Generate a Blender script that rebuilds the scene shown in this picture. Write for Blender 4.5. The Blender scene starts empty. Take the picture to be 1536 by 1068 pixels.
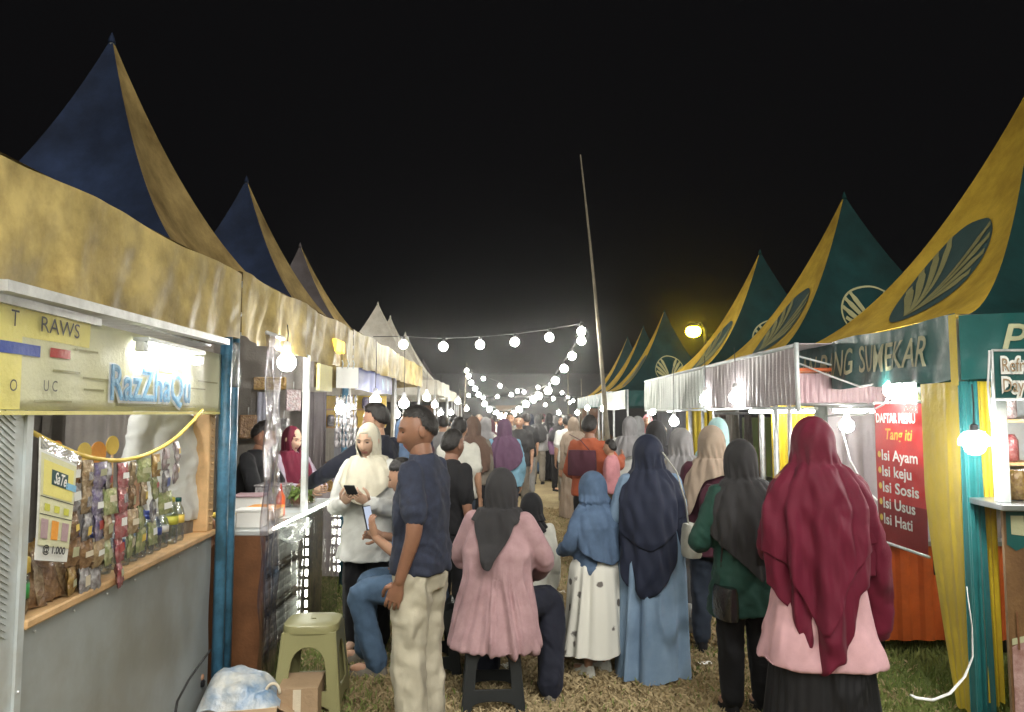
import bpy, math, random
import numpy as np
from mathutils import Vector, Matrix
R = math.radians
random.seed(7); rng = np.random.default_rng(11)
S = bpy.context.scene
COL = S.collection
# ------------------------------------------------------------------ camera
FPX, CAMZ, HZ = 1130.0, 1.62, 620.0
TH = math.atan((HZ - 534.0) / FPX)
cam = bpy.data.cameras.new('camera'); cam.sensor_width = 36; cam.lens = FPX * 36 / 1536
cam.clip_start = 0.05; cam.clip_end = 600
camo = bpy.data.objects.new('camera', cam); COL.objects.link(camo)
camo.location = (0, 0, CAMZ); camo.rotation_euler = (math.pi / 2 + TH, 0, 0)
S.camera = camo
# ------------------------------------------------------------------ night sky
W = bpy.data.worlds.new('World'); S.world = W; W.use_nodes = True
wn = W.node_tree; wn.nodes.clear()
wo = wn.nodes.new('ShaderNodeOutputWorld'); wb = wn.nodes.new('ShaderNodeBackground')
wb.inputs['Color'].default_value = (0.0024, 0.0023, 0.0026, 1); wb.inputs['Strength'].default_value = 1.0
wn.links.new(wb.outputs[0], wo.inputs[0])
# ------------------------------------------------------------------ sun lamp added as a soft general fill
sd = bpy.data.lights.new('fill_sun', 'SUN'); sd.energy = 1.5; sd.angle = R(40); sd.color = (1.0, 0.95, 0.88)
so = bpy.data.objects.new('fill_sun', sd); COL.objects.link(so)
so.rotation_euler = Vector((-0.34, 0.85, -0.80)).to_track_quat('-Z', 'Y').to_euler()
S.view_settings.view_transform = 'Standard'; S.view_settings.look = 'None'
S.view_settings.exposure = 0.6; S.view_settings.gamma = 1.0
S.render.engine = 'CYCLES'
S.cycles.use_denoising = True
S.cycles.max_bounces = 6; S.cycles.diffuse_bounces = 3; S.cycles.glossy_bounces = 3
S.cycles.transparent_max_bounces = 12; S.cycles.transmission_bounces = 4
S.cycles.caustics_reflective = False; S.cycles.caustics_refractive = False
S.cycles.sample_clamp_indirect = 4.0

# ------------------------------------------------------------------ pixel helpers
def ray(u, v):
    a, b = (u - 768) / FPX, (534 - v) / FPX
    return Vector((a, math.cos(TH) - b * math.sin(TH), math.sin(TH) + b * math.cos(TH)))
def PX(u, v, Y):
    r = ray(u, v); return Vector((0, 0, CAMZ)) + r * (Y / r.y)
def GP(u, v, z=0.0):
    r = ray(u, v); return Vector((0, 0, CAMZ)) + r * ((z - CAMZ) / r.z)

# ------------------------------------------------------------------ noise
def nz(P, freq=1.0, seed=0, aniso=(1, 1, 1), n=7):
    g = np.random.default_rng(seed); P = np.asarray(P, float) * np.array(aniso) * freq
    out = np.zeros(len(P)); Q = P.copy()
    for i in range(n):
        k = g.normal(size=3); k /= np.linalg.norm(k); k *= 1.0 + 0.9 * g.random()
        s = np.sin(Q @ k * 2 * math.pi + g.random() * 6.28)
        out += s; Q = Q + 0.10 * np.roll(np.outer(s, k), 1, axis=1)
    return out / math.sqrt(n)

# ------------------------------------------------------------------ materials
MATS = {}
def M(name, col, rough=0.65, metal=0.0, var=0.18, vs=5.0, bump=0.15, bs=60.0, col2=None, spec=0.4, sheen=0.0, dirt=0.0, crease=0.0, cs=6.0, cz=0.4):
    m = bpy.data.materials.new(name); m.use_nodes = True; nt = m.node_tree; nt.nodes.clear()
    N = nt.nodes.new; L = nt.links.new
    o = N('ShaderNodeOutputMaterial'); b = N('ShaderNodeBsdfPrincipled'); L(b.outputs[0], o.inputs[0])
    tc = N('ShaderNodeTexCoord'); n1 = N('ShaderNodeTexNoise'); n1.inputs['Scale'].default_value = vs; n1.inputs['Detail'].default_value = 6
    n1.inputs['Roughness'].default_value = 0.62
    L(tc.outputs['Object'], n1.inputs['Vector'])
    cr = N('ShaderNodeValToRGB'); e = cr.color_ramp.elements
    c2 = col2 if col2 else tuple(c * (1 - var) for c in col); c1 = col if col2 else tuple(min(1, c * (1 + var)) for c in col)
    e[0].position = 0.32; e[0].color = (*c2, 1); e[1].position = 0.68; e[1].color = (*c1, 1)
    L(n1.outputs['Fac'], cr.inputs['Fac'])
    src = cr.outputs['Color']
    if dirt > 0:
        n3 = N('ShaderNodeTexNoise'); n3.inputs['Scale'].default_value = vs * 0.45; n3.inputs['Detail'].default_value = 9; n3.inputs['Roughness'].default_value = 0.7
        L(tc.outputs['Object'], n3.inputs['Vector'])
        r3 = N('ShaderNodeValToRGB'); r3.color_ramp.elements[0].position = 0.42; r3.color_ramp.elements[1].position = 0.62
        r3.color_ramp.elements[0].color = (1, 1, 1, 1); v = 1 - dirt; r3.color_ramp.elements[1].color = (v, v * 0.93, v * 0.85, 1)
        L(n3.outputs['Fac'], r3.inputs['Fac'])
        mx = N('ShaderNodeMix'); mx.data_type = 'RGBA'; mx.blend_type = 'MULTIPLY'; mx.inputs[0].default_value = 1
        L(src, mx.inputs[6]); L(r3.outputs[0], mx.inputs[7]); src = mx.outputs[2]
    L(src, b.inputs['Base Color'])
    b.inputs['Roughness'].default_value = rough; b.inputs['Metallic'].default_value = metal
    b.inputs['Specular IOR Level'].default_value = spec
    if sheen: b.inputs['Sheen Weight'].default_value = sheen
    if bump:
        n2 = N('ShaderNodeTexNoise'); n2.inputs['Scale'].default_value = bs; n2.inputs['Detail'].default_value = 4
        L(tc.outputs['Object'], n2.inputs['Vector'])
        bp = N('ShaderNodeBump'); bp.inputs['Strength'].default_value = bump; bp.inputs['Distance'].default_value = 0.02
        L(n2.outputs['Fac'], bp.inputs['Height']); L(bp.outputs[0], b.inputs['Normal'])
        if crease:
            mp = N('ShaderNodeMapping'); mp.inputs['Scale'].default_value = (1, 1, cz); mp.inputs['Rotation'].default_value = (0.25, 0.3, 0); L(tc.outputs['Object'], mp.inputs['Vector'])
            n4 = N('ShaderNodeTexNoise'); n4.noise_type = 'RIDGED_MULTIFRACTAL'; n4.inputs['Scale'].default_value = cs; n4.inputs['Detail'].default_value = 3; n4.inputs['Roughness'].default_value = 0.45; n4.inputs['Distortion'].default_value = 0.6
            L(mp.outputs[0], n4.inputs['Vector'])
            b2 = N('ShaderNodeBump'); b2.inputs['Strength'].default_value = min(1, crease); b2.inputs['Distance'].default_value = 0.075 if crease >= 0.9 else 0.035; L(n4.outputs['Fac'], b2.inputs['Height']); L(b2.outputs[0], bp.inputs['Normal'])
    MATS[name] = m; return m
def ME(name, col, strength, body=(0.8, 0.8, 0.8)):
    m = bpy.data.materials.new(name); m.use_nodes = True; b = m.node_tree.nodes['Principled BSDF']
    b.inputs['Base Color'].default_value = (*body, 1)
    b.inputs['Emission Color'].default_value = (*col, 1); b.inputs['Emission Strength'].default_value = strength
    MATS[name] = m; return m
def MG(name, tint=(0.95, 0.97, 0.98), gloss=0.12, rough=0.12, bump=0.3, bs=14.0, haze=0.06, fres=0.5):
    """thin clear plastic: transparent film with a gloss coat and a little milky haze"""
    m = bpy.data.materials.new(name); m.use_nodes = True; nt = m.node_tree; nt.nodes.clear()
    N = nt.nodes.new; L = nt.links.new
    o = N('ShaderNodeOutputMaterial'); t = N('ShaderNodeBsdfTransparent'); t.inputs[0].default_value = (*tint, 1)
    g = N('ShaderNodeBsdfGlossy'); g.inputs['Roughness'].default_value = rough; g.inputs['Color'].default_value = (1, 1, 1, 1)
    d = N('ShaderNodeBsdfTranslucent'); d.inputs[0].default_value = (0.8, 0.82, 0.84, 1)
    lw = N('ShaderNodeLayerWeight'); lw.inputs['Blend'].default_value = 0.35
    mth = N('ShaderNodeMath'); mth.operation = 'MULTIPLY_ADD'; mth.inputs[1].default_value = fres; mth.inputs[2].default_value = gloss
    tc = N('ShaderNodeTexCoord'); n2 = N('ShaderNodeTexNoise'); n2.inputs['Scale'].default_value = bs; n2.inputs['Detail'].default_value = 3
    L(tc.outputs['Object'], n2.inputs['Vector'])
    bp = N('ShaderNodeBump'); bp.inputs['Strength'].default_value = bump; bp.inputs['Distance'].default_value = 0.05
    L(n2.outputs['Fac'], bp.inputs['Height']); L(bp.outputs[0], g.inputs['Normal'])
    m0 = N('ShaderNodeMixShader'); m0.inputs[0].default_value = haze; L(t.outputs[0], m0.inputs[1]); L(d.outputs[0], m0.inputs[2])
    mx = N('ShaderNodeMixShader'); L(lw.outputs['Fresnel'], mth.inputs[0]); L(mth.outputs[0], mx.inputs[0])
    L(m0.outputs[0], mx.inputs[1]); L(g.outputs[0], mx.inputs[2]); L(mx.outputs[0], o.inputs[0])
    MATS[name] = m; return m

M('gold_tarp', (0.46, 0.36, 0.14), 0.46, var=0.28, vs=4, bump=0.3, bs=12, spec=0.32, dirt=0.55, crease=0.55, cs=4.5, cz=0.8)
M('gold_roof', (0.34, 0.25, 0.10), 0.75, var=0.2, vs=2, bump=0.15, bs=8, spec=0.12, crease=0.25, cs=2.2, cz=1, dirt=0.6)
M('navy_roof', (0.017, 0.028, 0.062), 0.75, var=0.25, vs=2, bump=0.15, bs=8, spec=0.12, crease=0.25, cs=2.2, cz=1, dirt=0.45)
M('yellow_roof', (0.62, 0.42, 0.055), 0.75, var=0.12, vs=2, bump=0.15, bs=8, spec=0.12, crease=0.25, cs=2.2, cz=1, dirt=0.45)
M('green_roof', (0.005, 0.034, 0.034), 0.75, var=0.2, vs=2, bump=0.15, bs=8, spec=0.12, crease=0.25, cs=2.2, cz=1, dirt=0.45)
M('green_tarp', (0.012, 0.085, 0.08), 0.36, var=0.2, vs=3, bump=0.3, bs=8, spec=0.5, crease=0.4, cs=5, cz=0.6)
M('white_roof', (0.55, 0.53, 0.46), 0.75, var=0.1, vs=2, bump=0.15, bs=8, spec=0.12, crease=0.25, cs=2.2, cz=1, dirt=0.3)
M('grey_roof', (0.10, 0.09, 0.095), 0.75, var=0.1, vs=2, bump=0.15, bs=8, spec=0.12, crease=0.25, cs=2.2, cz=1, dirt=0.3)
M('yellow_cloth', (0.62, 0.46, 0.02), 0.6, var=0.1, vs=4, bump=0.3, bs=14, sheen=0.2)
M('teal_cloth', (0.012, 0.16, 0.165), 0.5, var=0.15, vs=4, bump=0.3, bs=14, sheen=0.2)
M('khaki_print', (0.30, 0.29, 0.13), 0.5, var=0.1); M('slate_print', (0.05, 0.095, 0.095), 0.5, var=0.1)
M('cream_print', (0.42, 0.42, 0.26), 0.5, var=0.1)
M('blue_paint', (0.07, 0.21, 0.34), 0.35, var=0.2, vs=9, bump=0.2, bs=40, dirt=0.5)
M('steel', (0.5, 0.52, 0.53), 0.32, 0.8, var=0.15, vs=8, bump=0.05); M('galv', (0.62, 0.63, 0.63), 0.42, 0.6, var=0.2, vs=12, bump=0.05)
M('dark_metal', (0.05, 0.05, 0.055), 0.4, 0.6, bump=0.05)
M('grey_panel', (0.40, 0.435, 0.44), 0.42, 0.1, var=0.06, vs=3.0, bump=0.06, bs=3, dirt=0.16)
M('white_alu', (0.60, 0.66, 0.68), 0.4, 0.2, var=0.08, vs=6, bump=0.05, dirt=0.15)
M('wood', (0.62, 0.40, 0.20), 0.5, var=0.2, vs=10, bump=0.1, bs=30); M('wood_dark', (0.16, 0.07, 0.03), 0.5, var=0.3, vs=6)
M('bamboo', (0.16, 0.14, 0.10), 0.6, var=0.3, vs=8)
M('sign_print', (0.72, 0.71, 0.46), 0.55, var=0.08, vs=3, col2=(0.58, 0.58, 0.40)); M('sign_yellow', (0.75, 0.68, 0.22), 0.5, var=0.06)
M('white_print', (0.78, 0.79, 0.76), 0.5, var=0.04, bump=0.03); M('blue_print', (0.10, 0.30, 0.52), 0.5, var=0.2, vs=14); M('skyblue_print', (0.22, 0.47, 0.68), 0.5, var=0.2, vs=14)
M('royal_print', (0.06, 0.10, 0.38), 0.5, var=0.1); M('red_print', (0.38, 0.03, 0.02), 0.4, var=0.15, vs=4); M('orange_print', (0.78, 0.33, 0.05), 0.5, var=0.1)
M('black_print', (0.03, 0.03, 0.03), 0.5, var=0.1); M('lime_print', (0.55, 0.55, 0.08), 0.5); M('yellow_print', (0.82, 0.60, 0.12), 0.5, var=0.08)
M('menu_red', (0.55, 0.035, 0.035), 0.38, var=0.12, vs=3, bump=0.05); M('menu_maroon', (0.27, 0.018, 0.022), 0.38, var=0.15, vs=3, bump=0.05)
M('orange_metal', (0.52, 0.11, 0.025), 0.42, 0.1, var=0.15, vs=5, bump=0.05, dirt=0.3)
M('grey_curtain', (0.30, 0.30, 0.36), 0.7, var=0.1, sheen=0.2); M('taupe_curtain', (0.33, 0.30, 0.27), 0.75, var=0.15); M('peach_curtain', (0.55, 0.36, 0.25), 0.7, var=0.1)
M('satin_grey', (0.48, 0.42, 0.44), 0.42, var=0.1, sheen=0.3); M('satin_mint', (0.46, 0.52, 0.48), 0.42, var=0.1, sheen=0.3); M('satin_rose', (0.40, 0.28, 0.30), 0.45, var=0.1)
M('cable', (0.02, 0.02, 0.02), 0.5, bump=0); M('cable_white', (0.7, 0.7, 0.7), 0.5, bump=0)
M('card', (0.36, 0.25, 0.15), 0.8, var=0.1, vs=6); M('card_print', (0.62, 0.55, 0.42), 0.7, var=0.12, vs=6); M('bag_blue', (0.05, 0.16, 0.34), 0.35, var=0.3, vs=9)
M('olive_plastic', (0.26, 0.25, 0.12), 0.36, var=0.05, vs=3, bump=0.05, bs=20); M('black_plastic', (0.022, 0.025, 0.026), 0.4, var=0.15, bump=0.05, bs=20)
M('skin', (0.42, 0.24, 0.155), 0.5, var=0.08, vs=14, bump=0.05); M('skin_tan', (0.25, 0.125, 0.078), 0.45, var=0.1, vs=14, bump=0.05); M('skin_fair', (0.52, 0.34, 0.24), 0.5, var=0.06, vs=14, bump=0.05)
M('lips', (0.34, 0.12, 0.10), 0.45, bump=0); M('hair', (0.012, 0.010, 0.009), 0.45, var=0.3, vs=40, bump=0.4, bs=120); M('eye', (0.02, 0.014, 0.012), 0.25, bump=0)
M('eye_white', (0.6, 0.58, 0.54), 0.3, bump=0)
M('bulb_glass', (0.8, 0.8, 0.75), 0.3, bump=0)
MG('clear_plastic'); MG('clear_vinyl', gloss=0.16, rough=0.16, bump=0.8, bs=5, haze=0.10); MG('clear_bottle', (0.86, 0.93, 0.95), 0.16, 0.08, 0.1, 30, 0.05)
MG('foil_film', (0.75, 0.77, 0.76), 0.14, 0.22, 0.4, 9, 0.12, 0.35)
ME('led_cool', (1.0, 0.985, 0.93), 190); ME('led_soft', (1.0, 0.985, 0.93), 65); ME('led_string', (1.0, 0.97, 0.86), 95); ME('led_tube', (1.0, 1.0, 0.92), 42)
ME('led_rope', (1.0, 1.0, 0.86), 14); ME('sodium', (1.0, 0.72, 0.03), 60); ME('amber_glow', (1.0, 0.62, 0.05), 2.2, (0.7, 0.4, 0.05))
ME('far_glow', (1.0, 0.98, 0.9), 300)

# ------------------------------------------------------------------ mesh helpers
def link(o, parent=None):
    COL.objects.link(o)
    if parent is not None: o.parent = parent
    return o
def tag(o, label=None, cat=None, group=None, kind=None):
    if label: o['label'] = label
    if cat: o['category'] = cat
    if group: o['group'] = group
    if kind: o['kind'] = kind
    return o
def empty(name, loc=(0, 0, 0), rz=0.0):
    o = bpy.data.objects.new(name, None); o.empty_display_size = 0.1; o.location = loc; o.rotation_euler = (0, 0, rz); return link(o)
class MB:
    def __init__(s): s.v = []; s.f = []; s.m = []; s.n = 0
    def add(s, v, f, mi=0):
        v = np.asarray(v, float).reshape(-1, 3); s.v.append(v)
        s.f += [tuple(i + s.n for i in q) for q in f]; s.m += [mi] * len(f); s.n += len(v); return s
    def box(s, a, b, mi=0, bev=0.0, mat=None):
        (x0, y0, z0), (x1, y1, z1) = a, b
        if bev <= 0:
            v = np.array([(x0, y0, z0), (x1, y0, z0), (x1, y1, z0), (x0, y1, z0), (x0, y0, z1), (x1, y0, z1), (x1, y1, z1), (x0, y1, z1)], float)
            f = [(3, 2, 1, 0), (4, 5, 6, 7), (0, 1, 5, 4), (1, 2, 6, 5), (2, 3, 7, 6), (3, 0, 4, 7)]
        else:
            k = bev; v = []; f = []
            def ring(z, i):
                return [(x0 + i, y0 + k + i * 0, z), (x0 + k, y0 + i, z), (x1 - k, y0 + i, z), (x1 - i, y0 + k, z), (x1 - i, y1 - k, z), (x1 - k, y1 - i, z), (x0 + k, y1 - i, z), (x0 + i, y1 - k, z)]
            v = ring(z0, k * 0.7) + ring(z0 + k, 0) + ring(z1 - k, 0) + ring(z1, k * 0.7)
            for r in range(3):
                for i in range(8): f.append((r * 8 + i, r * 8 + (i + 1) % 8, r * 8 + 8 + (i + 1) % 8, r * 8 + 8 + i))
            f += [tuple(range(7, -1, -1)), tuple(range(24, 32))]; v = np.array(v, float)
        if mat is not None: v = (np.asarray(mat.to_3x3()) @ v.T).T + np.array(mat.translation)
        return s.add(v, f, mi)
    def tube(s, pts, rad, seg=8, mi=0, cap=True, flat=None):
        P = np.asarray(pts, float); n = len(P); rad = np.broadcast_to(np.asarray(rad, float), (n,))
        T = np.gradient(P, axis=0); T /= np.linalg.norm(T, axis=1)[:, None] + 1e-9
        up = np.array([0, 0, 1.0]) if abs(T[0][2]) < 0.9 else np.array([1.0, 0, 0])
        u = np.cross(T[0], up); u /= np.linalg.norm(u); V = []
        for i in range(n):
            u = u - T[i] * (u @ T[i]); u /= np.linalg.norm(u) + 1e-9; w = np.cross(T[i], u)
            a = np.arange(seg) * 2 * math.pi / seg
            V.append(P[i] + rad[i] * (np.outer(np.cos(a), u) + np.outer(np.sin(a), w) * (flat or 1)))
        V = np.concatenate(V); F = []
        for i in range(n - 1):
            for j in range(seg): F.append((i * seg + j, i * seg + (j + 1) % seg, (i + 1) * seg + (j + 1) % seg, (i + 1) * seg + j))
        if cap: F += [tuple(range(seg - 1, -1, -1)), tuple((n - 1) * seg + j for j in range(seg))]
        return s.add(V, F, mi)
    def lathe(s, prof, c=(0, 0, 0), seg=14, mi=0, sx=1, sy=1):
        """prof: list of (r, z) bottom to top"""
        a = np.arange(seg) * 2 * math.pi / seg; V = []
        for r, z in prof: V.append(np.stack([c[0] + r * sx * np.cos(a), c[1] + r * sy * np.sin(a), np.full(seg, c[2] + z)], 1))
        V = np.concatenate(V); F = []; n = len(prof)
        for i in range(n - 1):
            for j in range(seg): F.append((i * seg + j, i * seg + (j + 1) % seg, (i + 1) * seg + (j + 1) % seg, (i + 1) * seg + j))
        F += [tuple(range(seg - 1, -1, -1)), tuple((n - 1) * seg + j for j in range(seg))]
        return s.add(V, F, mi)
    def ball(s, c, r, seg=12, rings=8, mi=0):
        r = np.broadcast_to(np.asarray(r, float), (3,)); prof = []
        V = []; F = []
        for i in range(rings + 1):
            p = math.pi * i / rings
            for j in range(seg):
                a = 2 * math.pi * j / seg; V.append((c[0] + r[0] * math.sin(p) * math.cos(a), c[1] + r[1] * math.sin(p) * math.sin(a), c[2] - r[2] * math.cos(p)))
        for i in range(rings):
            for j in range(seg): F.append((i * seg + j, i * seg + (j + 1) % seg, (i + 1) * seg + (j + 1) % seg, (i + 1) * seg + j))
        return s.add(V, F, mi)
    def grid(s, P, closed=False, mi=0, keep=None):
        """P: array (rows, cols, 3)"""
        P = np.asarray(P, float); r, c = P.shape[:2]; F = []
        cc = c if closed else c - 1
        for i in range(r - 1):
            for j in range(cc):
                if keep is not None and not keep[i, j]: continue
                F.append((i * c + j, i * c + (j + 1) % c, (i + 1) * c + (j + 1) % c, (i + 1) * c + j))
        return s.add(P.reshape(-1, 3), F, mi)
    def build(s, name, mats, parent=None, smooth=True, solid=0.0, loc=None, auto=None):
        if not isinstance(mats, (list, tuple)): mats = [mats]
        me = bpy.data.meshes.new(name); me.from_pydata(np.concatenate(s.v).tolist(), [], s.f)
        for m in mats: me.materials.append(MATS[m])
        if len(mats) > 1: me.polygons.foreach_set('material_index', s.m)
        me.validate(); me.update()
        if smooth: me.polygons.foreach_set('use_smooth', [True] * len(me.polygons))
        if auto is not None: me.set_sharp_from_angle(angle=R(auto))
        o = link(bpy.data.objects.new(name, me), parent)
        if solid:
            md = o.modifiers.new('thickness', 'SOLIDIFY'); md.thickness = solid; md.offset = 0
        if loc is not None: o.location = loc
        return o
def mesh_arrays(me):
    v = np.zeros(len(me.vertices) * 3); me.vertices.foreach_get('co', v); return v.reshape(-1, 3), [tuple(p.vertices) for p in me.polygons]
def evaluated(o):
    dg = bpy.context.evaluated_depsgraph_get(); m = bpy.data.meshes.new_from_object(o.evaluated_get(dg)); d = o.data
    bpy.data.objects.remove(o); return m
def text_geo(txt, size, bold=0.0, shear=0.0, sub=0.0, spacing=1.0):
    c = bpy.data.curves.new('t', 'FONT'); c.body = txt; c.size = size; c.offset = bold; c.shear = shear; c.resolution_u = 3; c.fill_mode = 'FRONT'; c.space_character = spacing
    o = link(bpy.data.objects.new('t', c)); m = evaluated(o)
    import bmesh
    bm = bmesh.new(); bm.from_mesh(m); bmesh.ops.triangulate(bm, faces=bm.faces)
    if sub > 0:
        for _ in range(4):
            es = [e for e in bm.edges if e.calc_length() > sub]
            if not es: break
            bmesh.ops.subdivide_edges(bm, edges=es, cuts=1); bmesh.ops.triangulate(bm, faces=bm.faces)
    bm.verts.index_update()
    v = np.array([x.co[:] for x in bm.verts]); f = [tuple(q.index for q in p.verts) for p in bm.faces]
    bm.free(); bpy.data.meshes.remove(m)
    return v, f
def plate_geo(splines, thick, bevel=0.0, res=2):
    """2-D outline with holes -> solid plate in local xy, thickness along z"""
    c = bpy.data.curves.new('p', 'CURVE'); c.dimensions = '2D'; c.fill_mode = 'BOTH'; c.extrude = thick / 2; c.bevel_depth = bevel; c.bevel_resolution = 1
    for pts in splines:
        sp = c.splines.new('POLY'); sp.points.add(len(pts) - 1)
        for q, p in zip(sp.points, pts): q.co = (p[0], p[1], 0, 1)
        sp.use_cyclic_u = True
    o = link(bpy.data.objects.new('p', c)); m = evaluated(o); v, f = mesh_arrays(m); bpy.data.meshes.remove(m); return v, f
def xf(v, mat):
    v = np.asarray(v, float); return (np.asarray(mat.to_3x3()) @ v.T).T + np.array(mat.translation)
def frame(o, ax, ay):
    """4x4 with local x along ax, local y along ay"""
    ax = Vector(ax).normalized(); ay = Vector(ay); az = ax.cross(ay).normalized(); ay = az.cross(ax)
    return Matrix(((ax.x, ay.x, az.x, o[0]), (ax.y, ay.y, az.y, o[1]), (ax.z, ay.z, az.z, o[2]), (0, 0, 0, 1)))
def lettering(txt, size, origin, ax, ay, mat, parent, bold=0.0, shear=0.0, fit=None, name='lettering', align='l', lift=0.004):
    v, f = text_geo(txt, size, bold, shear)
    w = v[:, 0].max() - v[:, 0].min(); v[:, 0] -= v[:, 0].min()
    if fit: v[:, 0] *= fit / w; w = fit
    if align == 'c': v[:, 0] -= w / 2
    v[:, 2] = lift
    return MB().add(xf(v, frame(origin, ax, ay)), f).build(name, mat, parent, smooth=False)
def arc(cx, cy, r, a0, a1, n, ry=None):
    return [(cx + r * math.cos(R(a0 + (a1 - a0) * i / n)), cy + (ry or r) * math.sin(R(a0 + (a1 - a0) * i / n))) for i in range(n + 1)]
def catmull(keys, x):
    k = np.array(keys, float); return np.array([np.interp(x, k[:, 0], k[:, i]) for i in range(1, k.shape[1])])

def skinify():
    for n in ('skin', 'skin_tan', 'skin_fair'):
        b = MATS[n].node_tree.nodes['Principled BSDF']; b.inputs['Subsurface Weight'].default_value = 0.12; b.inputs['Subsurface Radius'].default_value = (0.012, 0.005, 0.003); b.inputs['Subsurface Scale'].default_value = 1.0
skinify()
# ================================================================== THE SETTING
def ground_material():
    m = bpy.data.materials.new('field'); m.use_nodes = True; nt = m.node_tree; N = nt.nodes.new; L = nt.links.new
    b = nt.nodes['Principled BSDF']; b.inputs['Roughness'].default_value = 0.95; b.inputs['Specular IOR Level'].default_value = 0.1
    tc = N('ShaderNodeTexCoord'); n1 = N('ShaderNodeTexNoise'); n1.inputs['Scale'].default_value = 1.1; n1.inputs['Detail'].default_value = 8; n1.inputs['Roughness'].default_value = 0.65
    n2 = N('ShaderNodeTexNoise'); n2.inputs['Scale'].default_value = 38; n2.inputs['Detail'].default_value = 5
    L(tc.outputs['Object'], n1.inputs['Vector']); L(tc.outputs['Object'], n2.inputs['Vector'])
    r1 = N('ShaderNodeValToRGB'); e = r1.color_ramp.elements; e[0].position = 0.36; e[0].color = (0.29, 0.22, 0.13, 1); e[1].position = 0.62; e[1].color = (0.42, 0.34, 0.19, 1)
    L(n1.outputs['Fac'], r1.inputs['Fac'])
    # greener towards the stalls, where feet wear it less
    sx = N('ShaderNodeSeparateXYZ'); L(tc.outputs['Object'], sx.inputs[0])
    mp = N('ShaderNodeMath'); mp.operation = 'ABSOLUTE'; sb = N('ShaderNodeMath'); sb.operation = 'SUBTRACT'; sb.inputs[1].default_value = 0.35
    L(sx.outputs['X'], sb.inputs[0]); L(sb.outputs[0], mp.inputs[0])
    ad = N('ShaderNodeMath'); ad.operation = 'MULTIPLY_ADD'; ad.inputs[1].default_value = 0.9; L(n1.outputs['Fac'], ad.inputs[0]); L(mp.outputs[0], ad.inputs[2])
    rr = N('ShaderNodeMapRange'); rr.inputs['From Min'].default_value = 1.6; rr.inputs['From Max'].default_value = 2.3; L(ad.outputs[0], rr.inputs['Value'])
    mx = N('ShaderNodeMix'); mx.data_type = 'RGBA'; mx.inputs[7].default_value = (0.12, 0.155, 0.05, 1); L(rr.outputs[0], mx.inputs[0]); L(r1.outputs[0], mx.inputs[6])
    r2 = N('ShaderNodeValToRGB'); r2.color_ramp.elements[0].color = (0.55, 0.55, 0.55, 1); r2.color_ramp.elements[1].color = (1.25, 1.25, 1.25, 1); L(n2.outputs['Fac'], r2.inputs['Fac'])
    m2 = N('ShaderNodeMix'); m2.data_type = 'RGBA'; m2.blend_type = 'MULTIPLY'; m2.inputs[0].default_value = 1; L(mx.outputs[2], m2.inputs[6]); L(r2.outputs[0], m2.inputs[7])
    L(m2.outputs[2], b.inputs['Base Color'])
    bp = N('ShaderNodeBump'); bp.inputs['Strength'].default_value = 0.7; bp.inputs['Distance'].default_value = 0.04; L(n2.outputs['Fac'], bp.inputs['Height']); L(bp.outputs[0], b.inputs['Normal'])
    MATS['field'] = m
ground_material()
gx = np.concatenate([[-200, -60, -20], np.linspace(-6, 6, 61), [20, 60, 200]]); gy = np.concatenate([[-60, -20], np.linspace(-4, 30, 120), [45, 80, 150, 300]])
X, Y = np.meshgrid(gx, gy); P = np.stack([X, Y, np.zeros_like(X)], -1)
near = (np.abs(X) < 5.8) & (Y < 29) & (Y > -3.5)
P[..., 2] = np.where(near, 0.010 * nz(P.reshape(-1, 3), 0.9, 3).reshape(X.shape) - 0.012, -0.012)
tag(MB().grid(P).build('ground', 'field'), kind='structure')
M('blade', (0.27, 0.29, 0.10), 0.8, var=0.1, col2=(0.15, 0.22, 0.06), vs=1.2, bump=0, spec=0.2); M('straw', (0.50, 0.41, 0.245), 0.85, var=0.2, col2=(0.35, 0.27, 0.15), vs=1.6, bump=0, spec=0.2)
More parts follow.
